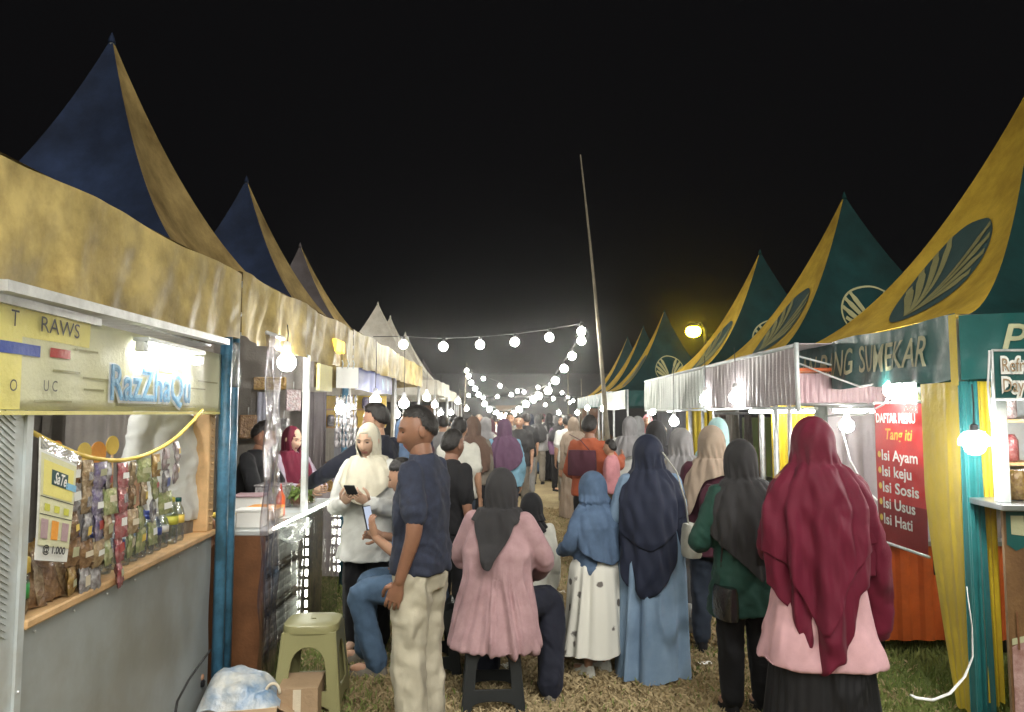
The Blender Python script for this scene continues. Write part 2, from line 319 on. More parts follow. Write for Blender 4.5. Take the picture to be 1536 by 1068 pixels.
def blades(n, xr, yr, h, mat, name, label, lie=0.0, seed=1):
    g = np.random.default_rng(seed)
    x = g.uniform(*xr, n); y = yr[0] + (yr[1] - yr[0]) * g.random(n) ** 1.6
    c = nz(np.stack([x, y, 0 * x], 1), 0.8, 5)
    worn = np.exp(-((x - 0.35) / 1.5) ** 4)
    keep = g.random(n) < (np.clip(0.75 + 0.35 * c, 0.12, 1) * ((1 - 0.93 * worn) if lie == 0 else (0.12 + 0.95 * worn)))
    x, y = x[keep], y[keep]; n = len(x)
    a = g.uniform(0, 6.28, n); hh = h * g.uniform(0.4, 1.2, n); tl = lie + g.uniform(0, 0.7, n)
    b = g.uniform(0, 6.28, n); w = 0.0018 + 0.0018 * g.random(n)
    V = np.zeros((n, 4, 3)); V[:, 0] = np.stack([x - w * np.cos(a), y - w * np.sin(a), np.full(n, -0.012)], 1); V[:, 1] = np.stack([x + w * np.cos(a), y + w * np.sin(a), np.full(n, -0.012)], 1)
    dx, dz = np.sin(np.minimum(tl, 1.45)), np.cos(np.minimum(tl, 1.45))
    mid = np.stack([x + 0.45 * hh * dx * np.cos(b), y + 0.45 * hh * dx * np.sin(b), 0.6 * hh * dz + 0.004], 1)
    V[:, 2] = mid + np.stack([w * np.cos(a), w * np.sin(a), 0 * w], 1) * 0.8
    V[:, 3] = np.stack([x + hh * dx * np.cos(b) * 1.1, y + hh * dx * np.sin(b) * 1.1, 0.85 * hh * dz + 0.006], 1)
    me = bpy.data.meshes.new(name); me.vertices.add(4 * n); me.vertices.foreach_set('co', V.ravel()); me.loops.add(6 * n); me.polygons.add(2 * n)
    i = np.arange(n)[:, None] * 4; me.loops.foreach_set('vertex_index', np.concatenate([i + 0, i + 1, i + 2, i + 0, i + 2, i + 3], 1).ravel())
    me.polygons.foreach_set('loop_start', np.arange(2 * n) * 3); me.update(calc_edges=True); me.validate()
    me.materials.append(MATS[mat]); tag(link(bpy.data.objects.new(name, me)), label, 'grass', kind='stuff')
blades(150000, (-2.2, 3.2), (3.4, 12), 0.050, 'blade', 'grass', 'short green grass growing beside the stalls')
blades(190000, (-2.0, 2.6), (3.4, 13), 0.05, 'straw', 'dry_grass', 'trampled dry straw coloured grass in the aisle', lie=0.75, seed=2)

# ------------------------------------------------------------------ tents
FACE = {'px': ((1, 0), (0, 1)), 'nx': ((-1, 0), (0, -1)), 'py': ((0, 1), (-1, 0)), 'ny': ((0, -1), (1, 0))}   # outward normal, reading direction for a viewer outside
def roof_pt(t, face, r, w):
    """r 0 peak .. 1 eave, w -1..1 along the reading direction"""
    (nx_, ny_), (tx, ty) = FACE[face]; h = t['s'] / 2; H = t['peak'] - t['eave']
    r = np.asarray(r, float); w = np.asarray(w, float)
    q = h * r
    z = t['eave'] + H * (np.clip(1 - r, 0, 1) ** t['p'])
    sag = t['sag'] * (1 - w * w) * np.sin(np.pi * np.clip(r, 0, 1)) ** 1.5
    wr = 0.006 * np.sin(9 * w + 5 * r + t['seed']) * np.sin(np.pi * np.clip(r, 0, 1))
    return np.stack([t['cx'] + t['ox'] * (1 - r) + nx_ * (q - 0.5 * sag) + tx * w * q, t['cy'] + ny_ * (q - 0.5 * sag) + ty * w * q, z - sag * 0.6 + wr], -1)
def valance_pt(t, face, w, v, off=0.0):
    (nx_, ny_), (tx, ty) = FACE[face]; h = t['s'] / 2
    w = np.asarray(w, float); v = np.asarray(v, float); sd = t['seed'] + ord(face[1]) + ord(face[0])
    f = 0.016 * np.sin(13 * w + sd + 1.2 * np.sin(5 * w + sd)) + 0.010 * np.sin(31 * w + 3 * v + 2 * sd + np.sin(9 * w)) + 0.008 * np.sin(7 * w - 6 * v + sd) + 0.004 * np.sin(57 * w + 9 * v + sd)
    ends = 1 - np.abs(w) ** 14
    q = h + 0.012 + f * (0.25 + 0.75 * v) * ends * t['fold'] + off
    drop = t['drop'] * (1 + t['hemsag'] * (1 - w * w) + 0.02 * np.sin(17 * w + sd))
    return np.stack([t['cx'] + nx_ * q + tx * w * h, t['cy'] + ny_ * q + ty * w * h, t['eave'] - 0.004 - v * drop + 0.01 * (1 - v) * np.sin(8 * w + sd)], -1)
def tent(cx, cy, s, eave, peak, roofs, vals, post, label, group=None, drop=0.36, p=1.85, sag=0.10, seed=0, faces=('px', 'nx', 'py', 'ny'), fold=1.0, hemsag=0.0, posts=True, strip=None, pr=0.025, ox=0.0):
    t = dict(cx=cx, cy=cy, s=s, eave=eave, peak=peak, p=p, sag=sag, seed=seed * 1.7, drop=drop, fold=fold, hemsag=hemsag, ox=ox)
    root = empty('market_tent', (cx, cy, 0)); tag(root, label, 'tent', group); t['root'] = root
    inv = np.array([cx, cy, 0.0])
    rr = np.linspace(0, 1, 30) ** 0.9; ww = np.linspace(-1, 1, 21); WW, RR = np.meshgrid(ww, rr); RR = np.maximum(RR, 0.012)
    for fc in faces:
        t['panel_' + fc] = MB().grid(roof_pt(t, fc, RR, WW) - inv).build('roof_panel', roofs.get(fc, roofs['ny']), root)
        vw, vv = np.meshgrid(np.linspace(-1, 1, 110), np.linspace(0, 1, 9))
        if vals.get(fc): t['val_' + fc] = MB().grid(valance_pt(t, fc, vw, vv) - inv).build('valance', vals[fc], root)
    MB().lathe([(0.030, -0.05), (0.022, -0.01), (0.010, 0.02), (0.004, 0.04)], (ox, 0, peak), 8).build('finial', roofs['ny'], root)
    h = s / 2 - 0.045
    if posts:
        for sx in (-1, 1):
            for sy in (-1, 1):
                if cy + sy * h < 1.0 and cx + sx * h > -3 and cx < 0: continue
                MB().tube([(sx * h, sy * h, 0), (sx * h, sy * h, eave - 0.02)], pr, 10).build('post', post, root)
    fr = MB()
    for a, b in (((-h, -h), (h, -h)), ((h, -h), (h, h)), ((h, h), (-h, h)), ((-h, h), (-h, -h))):
        fr.tube([(a[0], a[1], eave - 0.05), (b[0], b[1], eave - 0.05)], 0.018, 8)
    fr.tube([(-h, 0, eave - 0.05), (h, 0, eave - 0.05)], 0.016, 8); fr.tube([(0, 0, eave - 0.05), (ox, 0, peak - 0.05)], 0.02, 8)
    fr.build('eave_frame', 'galv', root)
    if strip:   # narrow coloured corner flaps
        for sx in (-1, 1):
            g = np.array([[(sx * (s / 2 + 0.022), -s / 2 - 0.024 + k, eave - 0.003 - (drop + 0.03) * q) for k in (0, 0.07)] for q in np.linspace(0, 1, 5)])
            MB().grid(g).build('corner_flap', strip, root)
    return t
def roof_logo(t, face, r0, sc, disc, ink, name='logo'):
    """oval emblem: a dark oval with two fanned wings of pale stripes rising from its foot"""
    inv = np.array([t['cx'], t['cy'], 0.0]); h = t['s'] / 2
    def put(xy, off):
        xy = np.asarray(xy); a, b = xy[:, 0], xy[:, 1]
        # arclength-ish: b up the slope
        r = np.clip(r0 - b * sc / (h * 1.28), 0.03, 0.97); w = np.clip(a * sc / (h * r), -0.97, 0.97)
        P = roof_pt(t, face, r, w); e = 1e-3
        du = roof_pt(t, face, r, w + e) - P; dr = roof_pt(t, face, r + e, w) - P
        n = np.cross(du, dr); n /= np.linalg.norm(n, axis=1)[:, None]; n *= np.sign(n[:, 2])[:, None]
        return P + n * off - inv
    mb = MB(); K = 48
    rad = np.linspace(0.0, 1, 9); ang = np.linspace(0, 2 * np.pi, K, endpoint=False)
    if disc:
        g = np.stack([np.outer(rad, np.cos(ang)) * 1.0, np.outer(rad, np.sin(ang)) * 0.86], -1).reshape(-1, 2)
        mb.grid(put(g, 0.006).reshape(9, K, 3), closed=True)
    else:
        rad = np.array([0.95, 1.0]); g = np.stack([np.outer(rad, np.cos(ang)), np.outer(rad, np.sin(ang)) * 0.86], -1).reshape(-1, 2)
        mb.grid(put(g, 0.006).reshape(2, K, 3), closed=True, mi=1)
    for sx in (-1, 1):
        for i, (ex, ey, cxx, cyy, wd) in enumerate([(0.90, -0.02, 0.32, -0.46, 0.105), (0.90, 0.28, 0.30, -0.22, 0.10), (0.76, 0.52, 0.24, 0.02, 0.095), (0.56, 0.70, 0.14, 0.16, 0.09)]):
            tt = np.linspace(0, 1, 14); bx = (1 - tt) ** 2 * 0.02 + 2 * (1 - tt) * tt * cxx + tt ** 2 * ex; by = (1 - tt) ** 2 * -0.72 + 2 * (1 - tt) * tt * cyy + tt ** 2 * ey
            dx, dy = np.gradient(bx), np.gradient(by); L_ = np.hypot(dx, dy); wid = 1.75 * wd * (0.22 + 0.95 * tt) * np.where(tt > 0.9, 0.6, 1)
            A = np.stack([sx * (bx - dy / L_ * wid / 2), by + dx / L_ * wid / 2], 1); B = np.stack([sx * (bx + dy / L_ * wid / 2), by - dx / L_ * wid / 2], 1)
            mb.grid(np.stack([put(A, 0.012), put(B, 0.012)], 0), mi=1)
    mb.build(name, [disc or ink, ink], t['panel_' + face], smooth=True)
def valance_text(t, face, txt, size, w0, v0, mat, bold=0.006, shear=0.25, fit=None):
    v, f = text_geo(txt, size, bold, shear, sub=0.05); h = t['s'] / 2
    v[:, 0] -= v[:, 0].min()
    if fit: v[:, 0] *= fit / v[:, 0].max()
    w = w0 + v[:, 0] / h; vv = v0 - v[:, 1] / t['drop']
    P = valance_pt(t, face, w, vv, 0.007) - np.array([t['cx'], t['cy'], 0])
    MB().add(P, f).build('lettering', mat, t['val_' + face], smooth=False)

# left row: navy and gold, eave 2.43
LROOF = dict(px='gold_roof', ny='navy_roof', nx='navy_roof', py='gold_roof'); LVAL = dict(px='gold_tarp', ny='gold_tarp', py='gold_tarp')
LX = -3.05
tent(LX, 2.74, 3.0, 2.41, 4.55, LROOF, LVAL, 'blue_paint', 'gold trimmed tent roof over the snack booth with its hanging sachets', 'navy and gold tents', seed=1, drop=0.37, hemsag=0.08, fold=0.7, p=3.0, ox=-0.12, pr=0.032)
tent(LX, 5.76, 3.0, 2.43, 4.59, LROOF, LVAL, 'blue_paint', 'tallest navy and gold peaked tent beside the blue corner post', 'navy and gold tents', seed=2, drop=0.37, fold=1.2, hemsag=0.1, p=2.25, ox=-0.12, pr=0.032)
tent(LX, 8.78, 3.0, 2.44, 4.40, LROOF, LVAL, 'galv', 'second navy and gold peaked tent, with the dark blue banner under its eave', 'navy and gold tents', seed=3, drop=0.36, fold=1.2, p=2.25, ox=-0.11)
tent(-3.10, 11.85, 3.0, 2.44, 4.30, dict(px='gold_roof', ny='grey_roof', nx='grey_roof', py='gold_roof'), LVAL, 'galv', 'grey and gold peaked tent just before the white tents', 'navy and gold tents', seed=4, p=2.25, ox=-0.28)
for i, (x, y, pk) in enumerate([(-3.05, 17.0, 4.12), (-3.32, 20.4, 4.25), (-3.36, 23.6, 4.15), (-3.5, 27.2, 3.9), (-3.6, 30.6, 3.8)]):
    mt = 'white_roof' if i < 3 else 'grey_roof'
    tent(x, y, 3.0, 2.30, pk, {k: mt for k in FACE}, {k: mt for k in FACE}, 'galv', ['white peaked tent next after the grey and gold tent', 'white peaked tent in the middle of the three white ones', 'last white peaked tent before the dull grey ones', 'dull grey peaked tent next to the last white one', 'last dull grey peaked tent at the far end of the row'][i], 'far peaked tents, white' if i < 3 else 'far peaked tents, grey', seed=5 + i, drop=0.30)
# right row: yellow aisle faces and green near faces, eave 2.15
RROOF = dict(nx='yellow_roof', ny='green_roof', px='green_roof', py='yellow_roof'); RVAL = dict(nx='green_tarp', ny='green_tarp', py='green_tarp')
RT = []
for i, (x, y, pk, lb) in enumerate([(3.88, 5.5, 4.15, 'green and yellow tent at the corner curtains, oval emblem on its yellow roof'),
                                (3.85, 8.70, 4.18, 'green and yellow peaked tent behind the satin skirted canopy'), (3.85, 11.72, 4.16, 'third green and yellow peaked tent, beside the gap with the street lamp'),
                                (3.85, 19.2, 4.25, 'far green and pale yellow tent, first beyond the gap'), (3.85, 22.3, 4.2, 'far green and pale yellow tent, middle one of three'), (3.85, 25.4, 4.2, 'far green and pale yellow tent, last of the row')]):
    t = tent(x, y, 3.0, 2.15, pk, RROOF, RVAL, 'galv', lb, 'green and yellow tents', seed=20 + i, drop=0.35, p=1.95, ox=0.06, sag=0.07, fold=0.9, strip='yellow_cloth' if i == 0 else None)
    RT.append(t)
    if i < 4:
        roof_logo(t, 'nx', 0.52, 0.44, 'slate_print', 'khaki_print'); roof_logo(t, 'ny', 0.50, 0.36, None, 'khaki_print')
valance_text(RT[0], 'nx', 'AN BANG SUMEKAR', 0.25, -0.42, 0.72, 'cream_print', fit=1.85, bold=0.002)
valance_text(RT[0], 'ny', 'PT. SUMEKAR', 0.22, -0.86, 0.60, 'cream_print', fit=1.6, bold=0.002)

# ------------------------------------------------------------------ cloth helpers
def curtain(name, a, b, z1, z0, mat, label=None, cat='curtain', k=9, amp=0.03, group=None, parent=None, taper=None, seed=0, rows=14, cols=70):
    """hanging cloth between plan points a and b from z1 down to z0; taper(v) -> (left, right) fractions kept"""
    a = np.array(a, float); b = np.array(b, float); d = b - a; L_ = np.linalg.norm(d); n = np.array([d[1], -d[0]]) / L_
    g = np.zeros((rows, cols, 3)); u = np.linspace(0, 1, cols)
    for i, v in enumerate(np.linspace(0, 1, rows)):
        l, r = taper(v) if taper else (0, 1)
        uu = l + (r - l) * u
        f = amp * (0.35 + 0.65 * v ** 0.6) * (0.75 + 0.35 * np.sin(7 * u + 2 * v + seed)) * (np.arcsin(0.93 * np.sin(2 * np.pi * k * u + 1.8 * np.sin(2 * np.pi * u * 2.3 + seed) + 0.7 * np.sin(3 * v + 9 * u) + seed)) + 0.35 * np.sin(2 * np.pi * k * 2.3 * u + seed * 2 + v * 2))
        g[i, :, 0] = a[0] + d[0] * uu + n[0] * f; g[i, :, 1] = a[1] + d[1] * uu + n[1] * f
        g[i, :, 2] = z1 - (z1 - z0) * v + 0.008 * np.sin(9 * u + seed) * v
    o = MB().grid(g).build(name, mat, parent)
    if label: tag(o, label, cat, group)
    return o
def bulb(u, v, Y, r=0.052, cord=0.3, mat='led_cool', label='bright white bulb hanging from a stall roof', group='lit bulbs hanging in the stalls', shade=False):
    p = PX(u, v, Y); root = empty('hanging_bulb', p); tag(root, label, 'bulb', group)
    MB().lathe([(0.35 * r, r * 1.05), (0.55 * r, r * 0.8), (0.92 * r, r * 0.35), (r, -0.1 * r), (0.86 * r, -0.55 * r), (0.5 * r, -0.88 * r), (0.08 * r, -r)][::-1], (0, 0, 0), 12).build('glass_bulb', mat, root)
    MB().lathe([(0.36 * r, r), (0.42 * r, r * 1.2), (0.42 * r, r * 2.0), (0.2 * r, r * 2.2)], (0, 0, 0), 10).build('socket', 'cable_white' if not shade else 'dark_metal', root)
    MB().tube([(0, 0, r * 2.1), (0.006, 0.004, r * 2.1 + cord * 0.5), (0, 0, r * 2.1 + cord)], 0.004, 6).build('cord', 'cable', root)
    return root
# ================================================================== SNACK BOOTH (left, near)
BA = Vector((-1.51, 2.30, 0)); BRZ = math.atan2(0.14, 1.9)
def fb(x, y, z): return BA + Matrix.Rotation(BRZ, 3, 'Z') @ Vector((x, y, z))
booth = empty('snack_booth', BA, BRZ); tag(booth, 'grey sheet metal snack booth with wooden ledge and printed name sign', 'booth')
yy, zz = np.meshgrid(np.linspace(0.0, 1.905, 40), np.linspace(0.03, 0.955, 20)); g = np.stack([0.0 * yy, yy, zz], -1)
g[..., 0] = 0.004 * nz(g.reshape(-1, 3), 0.8, 9).reshape(yy.shape) * np.sin(np.pi * (zz - 0.03) / 0.925)
MB().grid(g).build('front_panel', 'grey_panel', booth)
MB().box((-0.9, 0.02, 0.03), (-0.012, 1.89, 0.10)).build('base_frame', 'dark_metal', booth, smooth=False)
MB().box((-0.9, 1.892, 0.03), (-0.01, 1.904, 0.955)).build('end_panel', 'grey_panel', booth, smooth=False)
MB().box((-0.10, 0.062, 0.957), (0.028, 1.905, 0.987), bev=0.006).build('ledge', 'wood', booth, smooth=False)
MB().box((-0.50, 0.062, 0.94), (-0.102, 1.42, 0.962)).build('shelf', 'wood', booth, smooth=False)
MB().box((-0.075, -0.17, 0.0), (0.010, 0.060, 1.655), bev=0.006).build('corner_post', 'white_alu', booth, smooth=False)
em = MB()
for i in range(34):
    z = 0.98 + i * 0.0195; m = frame((0.011, -0.06, z), (0, 1, -0.55), (1, 0, 0)); em.box((-0.11, -0.004, -0.003), (0.045, 0.004, 0.003), mat=m)
em.build('embossing', 'white_alu', booth, smooth=False)
MB().box((-0.95, -0.165, 0.0), (-0.077, -0.14, 1.655)).build('side_panel', 'white_alu', booth, smooth=False)
for z in np.arange(0.1, 1.6, 0.12): MB().box((-0.90, -0.172, z), (-0.12, -0.1655, z + 0.05)).build('louvre', 'white_alu', booth, smooth=False)
MB().box((0.0105, 0.028, 0.0), (0.020, 0.063, 1.65)).build('edge_trim', 'white_alu', booth, smooth=False)
rv = MB()
for y in (-0.12, 0.045):
    for z in np.arange(0.1, 0.95, 0.17): rv.ball((0.021, y, z), 0.006, 6, 4)
for y in np.arange(0.15, 1.9, 0.25): rv.ball((0.006, y, 0.93), 0.005, 6, 4)
rv.build('rivets', 'galv', booth)
MB().box((-0.95, 0.1, 0.101), (-0.2, 1.88, 0.18)).build('floor_board', 'wood', booth, smooth=False)
MB().box((-0.08, 1.79, 0.988), (0.012, 1.885, 1.64), bev=0.006).build('wood_post', 'wood', booth, smooth=False)
cv = MB()
for i in range(17):
    z = 1.02 + i * 0.036
    for sgn in (-1, 1): cv.tube([(0.013, 1.838 + sgn * 0.026, z + 0.012), (0.013, 1.838, z)], 0.0035, 5)
cv.build('carving', 'wood', booth)
MB().box((-0.50, 1.40, 0.963), (-0.101, 1.42, 1.02)).build('shelf_rail', 'wood', booth, smooth=False)
# name sign
yy, zz = np.meshgrid(np.linspace(-0.17, 1.87, 50), np.linspace(1.63, 1.945, 9)); g = np.stack([0.032 + 0.004 * np.sin(7 * yy) + 0.003 * np.sin(23 * yy + 9 * zz), yy, zz], -1)
sign = MB().grid(g).build('name_sign', 'sign_print', booth, solid=0.004)
AX, AZ = (0, 1, 0), (0, 0, 1)
lettering('RazZhaQu', 0.185, (0.042, 0.50, 1.672), AX, AZ, 'white_print', sign, bold=0.012, fit=0.86)
lettering('RazZhaQu', 0.185, (0.047, 0.507, 1.674), AX, AZ, 'blue_print', sign, bold=0.005, fit=0.845)
lettering('RazZhaQu', 0.185, (0.050, 0.513, 1.680), AX, AZ, 'skyblue_print', sign, bold=-0.002, fit=0.835)
lettering('T', 0.07, (0.042, -0.13, 1.875), AX, AZ, 'black_print', sign); lettering('RAWS', 0.07, (0.042, 0.03, 1.875), AX, AZ, 'black_print', sign, fit=0.24)
lettering('O', 0.05, (0.042, -0.12, 1.685), AX, AZ, 'black_print', sign); lettering('U', 0.05, (0.042, 0.06, 1.69), AX, AZ, 'black_print', sign); lettering('C', 0.05, (0.042, 0.11, 1.69), AX, AZ, 'black_print', sign)
def patch(y0, y1, z0, z1, mat, skew=0.0, x=0.043):
    yy, zz = np.meshgrid(np.linspace(y0, y1, 10), np.linspace(z0, z1, 4)); g = np.stack([x - 0.005 + 0.004 * np.sin(7 * yy) + 0.003 * np.sin(23 * yy + 9 * zz), yy, zz], -1); MB().grid(g).build('print', mat, sign)
patch(-0.17, -0.05, 1.632, 1.943, 'sign_yellow', x=0.0412); patch(-0.052, 0.36, 1.85, 1.943, 'sign_yellow', x=0.0408); patch(-0.16, 0.05, 1.795, 1.83, 'royal_print'); patch(0.10, 0.22, 1.80, 1.83, 'red_print')
patch(0.98, 1.30, 1.80, 1.855, 'orange_print', x=0.0412)
for i, (a, b, z) in enumerate([(0.12, 0.3, 1.755), (0.32, 0.6, 1.74), (1.36, 1.62, 1.74), (1.5, 1.8, 1.78), (0.33, 0.48, 1.70), (0.6, 1.5, 1.648), (0.02, 0.24, 1.655), (0.25, 0.42, 1.835)]): patch(a, b, z, z + 0.007, 'khaki_print')
MB().box((0.0, -0.16, 1.615), (0.04, 1.86, 1.628)).build('sign_rail', 'sign_yellow', booth, smooth=False)
bm_ = MB(); bm_.box((0.045, -0.25, 0), (0.10, 1.80, 0.032), mat=Matrix.Translation((0, 0, 1.962)) @ Matrix.Rotation(R(1.0), 4, 'X')); bm_.build('awning_beam', 'galv', booth, smooth=False)
MB().box((0.02, -0.25, 1.935), (0.05, 0.42, 1.962)).build('short_beam', 'galv', booth, smooth=False)
MB().box((-0.7, 0.0, 1.99), (-0.02, 1.86, 2.0)).build('ceiling_sheet', 'galv', booth, smooth=False)
# tube lamp
tl = empty('tube_lamp', fb(0.075, 0.72, 1.885), BRZ); tag(tl, 'short white fluorescent tube glowing above the blue lettering', 'lamp')
MB().tube([(0, 0.02, 0), (0, 0.64, -0.012)], 0.018, 10).build('tube', 'led_tube', tl)
MB().box((-0.02, -0.03, -0.018), (0.02, 0.02, 0.022), bev=0.004).build('end_cap', 'white_alu', tl, smooth=False); MB().box((-0.02, 0.64, -0.03), (0.02, 0.68, 0.012), bev=0.004).build('end_cap', 'white_alu', tl, smooth=False)
MB().box((-0.03, -0.02, 0.023), (0.03, 0.67, 0.04)).build('housing', 'white_alu', tl, smooth=False)
# curtains behind the booth
curtain('curtain', fb(-1.35, 0.35, 0).xy, fb(-1.2, 2.1, 0).xy, 2.1, 0.1, 'grey_curtain', 'grey lavender curtain closing the back of the snack booth', k=7, amp=0.035, seed=1)
curtain('curtain', fb(-1.30, -0.5, 0).xy, fb(-1.28, 0.40, 0).xy, 2.1, 0.1, 'peach_curtain', 'peach curtain at the back corner of the snack booth', k=5, amp=0.03, seed=2)
curtain('curtain', (-1.72, 4.34), (-2.6, 4.40), 2.3, 0.1, 'taupe_curtain', 'taupe curtain hanging behind the blue corner posts', k=6, amp=0.03, seed=3)
# clear bag hung at the awning end
g = np.zeros((10, 12, 3))
for i in range(10):
    for j in range(12):
        g[i, j] = (-1.49 + 0.012 * math.sin(5 * i / 9 + j), 4.06 + 0.09 * (j / 11 - 0.5) * (0.7 + 0.4 * i / 9), 2.0 - 0.24 * i / 9)
tag(MB().grid(g).build('plastic_bag', 'foil_film', solid=0.01), 'clear plastic bag hung from the end of the awning beam', 'bag')

# --- goods on a rope
def plane_y(u): return 1.545 * FPX / (768 - u)
M('green_label', (0.02, 0.30, 0.06), 0.4)
RP = [(35, 640), (60, 655), (95, 672), (130, 686), (175, 692), (215, 685), (255, 665), (285, 638), (304, 615)]
ru = np.linspace(35, 304, 40); rvv = np.interp(ru, [p[0] for p in RP], [p[1] for p in RP]); k_ = np.ones(5) / 5
rvv = np.concatenate([rvv[:2], np.convolve(rvv, k_, 'valid'), rvv[-2:]])
rope3 = [PX(a, b, plane_y(a)) for a, b in zip(ru, rvv)]
tag(MB().tube(rope3, 0.008, 8).build('rope', 'yellow_print'), 'slack orange rope strung across the snack booth opening', 'rope')
PACK = {}
PC = {'brown': ((0.42, 0.25, 0.12), (0.16, 0.09, 0.05)), 'tan': ((0.62, 0.48, 0.28), (0.30, 0.19, 0.10)), 'purple': ((0.10, 0.07, 0.26), (0.5, 0.46, 0.5)), 'red': ((0.42, 0.05, 0.07), (0.55, 0.28, 0.26)), 'green': ((0.24, 0.32, 0.10), (0.62, 0.6, 0.35)), 'rose': ((0.45, 0.28, 0.30), (0.62, 0.6, 0.58)), 'gold': ((0.62, 0.42, 0.12), (0.30, 0.16, 0.06)), 'silver': ((0.6, 0.6, 0.6), (0.2, 0.17, 0.18))}
for k, (c1, c2) in PC.items(): M('pack_' + k, tuple(q * 0.8 for q in c1), 0.2, 0.1, col2=tuple(q * 0.8 for q in c2), vs=42, bump=0.8, bs=34, spec=1.0)
def pack_mesh(kind, w, h, t):
    key = (kind, w, h)
    if key in PACK: return PACK[key]
    mb = MB()
    for sgn in (-1, 1):
        a = np.linspace(-1, 1, 5); A, B = np.meshgrid(a, a)
        th = t * (1 - A ** 4) * (1 - B ** 4) * sgn + 0.0015 * sgn + 0.003 * np.sin(7 * A + 5 * B)
        g = np.stack([th, A * w / 2, B * h / 2], -1); mb.grid(g if sgn > 0 else g[:, ::-1])
    o = mb.build('packet', 'pack_' + kind); PACK[key] = o.data; bpy.data.objects.remove(o); return PACK[key]
STRIPS = [(112, ['brown', 'silver', 'brown', 'brown', 'gold'], 'brown snack sachets'), (131, ['tan', 'tan', 'silver', 'brown', 'silver'], 'tan and silver sachets'), (148, ['purple', 'purple', 'purple', 'tan', 'silver'], 'purple sachets'), (163, ['silver', 'green', 'tan', 'green'], 'mixed green and silver sachets'),
          (181, ['red', 'red', 'red', 'red', 'red'], 'red sachets'), (199, ['tan', 'brown', 'tan', 'green'], 'tan and brown sachets'), (215, ['green', 'tan', 'green', 'green'], 'green sachets'), (231, ['gold', 'green', 'silver', 'green'], 'gold and green sachets'), (247, ['rose', 'silver', 'green'], 'rose topped sachets'), (263, ['rose', 'rose'], 'short pair of rose sachets')]
for u, kinds, lb in STRIPS:
    Yp = plane_y(u); p0 = PX(u, float(np.interp(u, ru, rvv)), Yp); w = 18 * Yp / FPX * 1.02; h = 0.098
    root = empty('sachet_strip', p0, BRZ + random.uniform(-0.1, 0.1)); tag(root, 'strip of ' + lb + ' hanging from the orange rope', 'sachets', 'sachet strips on the rope')
    for i, kd in enumerate(kinds):
        o = link(bpy.data.objects.new('packet', pack_mesh(kd, round(w * 1.75, 3), h, 0.011)), root)
        o.location = (0.012 * random.random(), random.uniform(-0.004, 0.004), -0.012 - h * (i + 0.5) * 0.97); o.rotation_euler = (random.uniform(-.06, .06), random.uniform(-.1, .1), random.uniform(-.25, .25))
        pw, ph_ = w * random.uniform(0.35, 0.6), h * random.uniform(0.10, 0.20); pz = random.uniform(-0.015, 0.015)
        MB().add([(0.0135, -pw, pz - ph_), (0.0135, pw, pz - ph_ * 0.9), (0.0135, pw * 0.95, pz + ph_), (0.0135, -pw * 0.9, pz + ph_ * 0.95)], [(0, 1, 2, 3)]).build('print', random.choice(['white_print', 'cream_print', 'card_print', 'cream_print', 'yellow_print', 'pack_silver', 'white_print', 'red_print', 'royal_print']), o, smooth=False)
# poster hung on the rope
cn = [PX(42, 655, 2.40), PX(101, 682, 2.56), PX(84, 843, 2.52), PX(34, 840, 2.36)]
pc = [Vector((c.x + 0.035, c.y, c.z)) for c in cn]
pr_ = empty('price_poster', pc[3]); tag(pr_, 'laminated yellow price poster hanging from the rope in the snack booth', 'poster')
def pq(a, b, off=0.0):   # a 0..1 across, b 0..1 down
    t_ = pc[0].lerp(pc[1], a); b_ = pc[3].lerp(pc[2], a); q = t_.lerp(b_, b); return q + Vector((off, -off * 0.35, 0)) - pc[3]
def pquad(a0, a1, b0, b1, mat, name='print', off=0.004):
    mb = MB(); g = np.array([[pq(a, b, off + 0.004 * math.sin(3 * b)) for a in np.linspace(a0, a1, 4)] for b in np.linspace(b0, b1, 6)]); return mb.grid(g).build(name, mat, pr_, smooth=False)
pquad(0, 1, 0, 1, 'white_print', 'sheet', 0.0); pquad(0.04, 0.97, 0.12, 0.88, 'sign_print'); pquad(0.0, 1.0, 0.0, 0.10, 'clear_plastic', 'lamination', 0.008); pquad(0.1, 0.9, 0.17, 0.46, 'sign_yellow', off=0.006); pquad(0.3, 0.74, 0.23, 0.36, 'slate_print', off=0.008)
pquad(0.7, 0.98, 0.30, 0.36, 'skyblue_print', off=0.008); pquad(0.04, 0.97, 0.475, 0.482, 'black_print', off=0.006); pquad(0.04, 0.97, 0.62, 0.627, 'black_print', off=0.006)
for i in range(3): pquad(0.15 + i * 0.27, 0.30 + i * 0.27, 0.53, 0.59, 'lime_print', off=0.007)
for i in range(3): pquad(0.08 + i * 0.3, 0.28 + i * 0.3, 0.66, 0.82, ['satin_rose', 'orange_print', 'satin_rose'][i], off=0.007)
o_ = pq(0.33, 0.345, 0.012); lettering('SaTe', 0.05, o_, pq(1, .3) - pq(0, .3), pq(.5, 0) - pq(.5, 1), 'white_print', pr_, bold=0.001, fit=0.055)
o_ = pq(0.10, 0.935, 0.012); lettering('@ 1.000', 0.032, o_, pq(1, .9) - pq(0, .9), pq(.5, 0) - pq(.5, 1), 'black_print', pr_, bold=0.001)
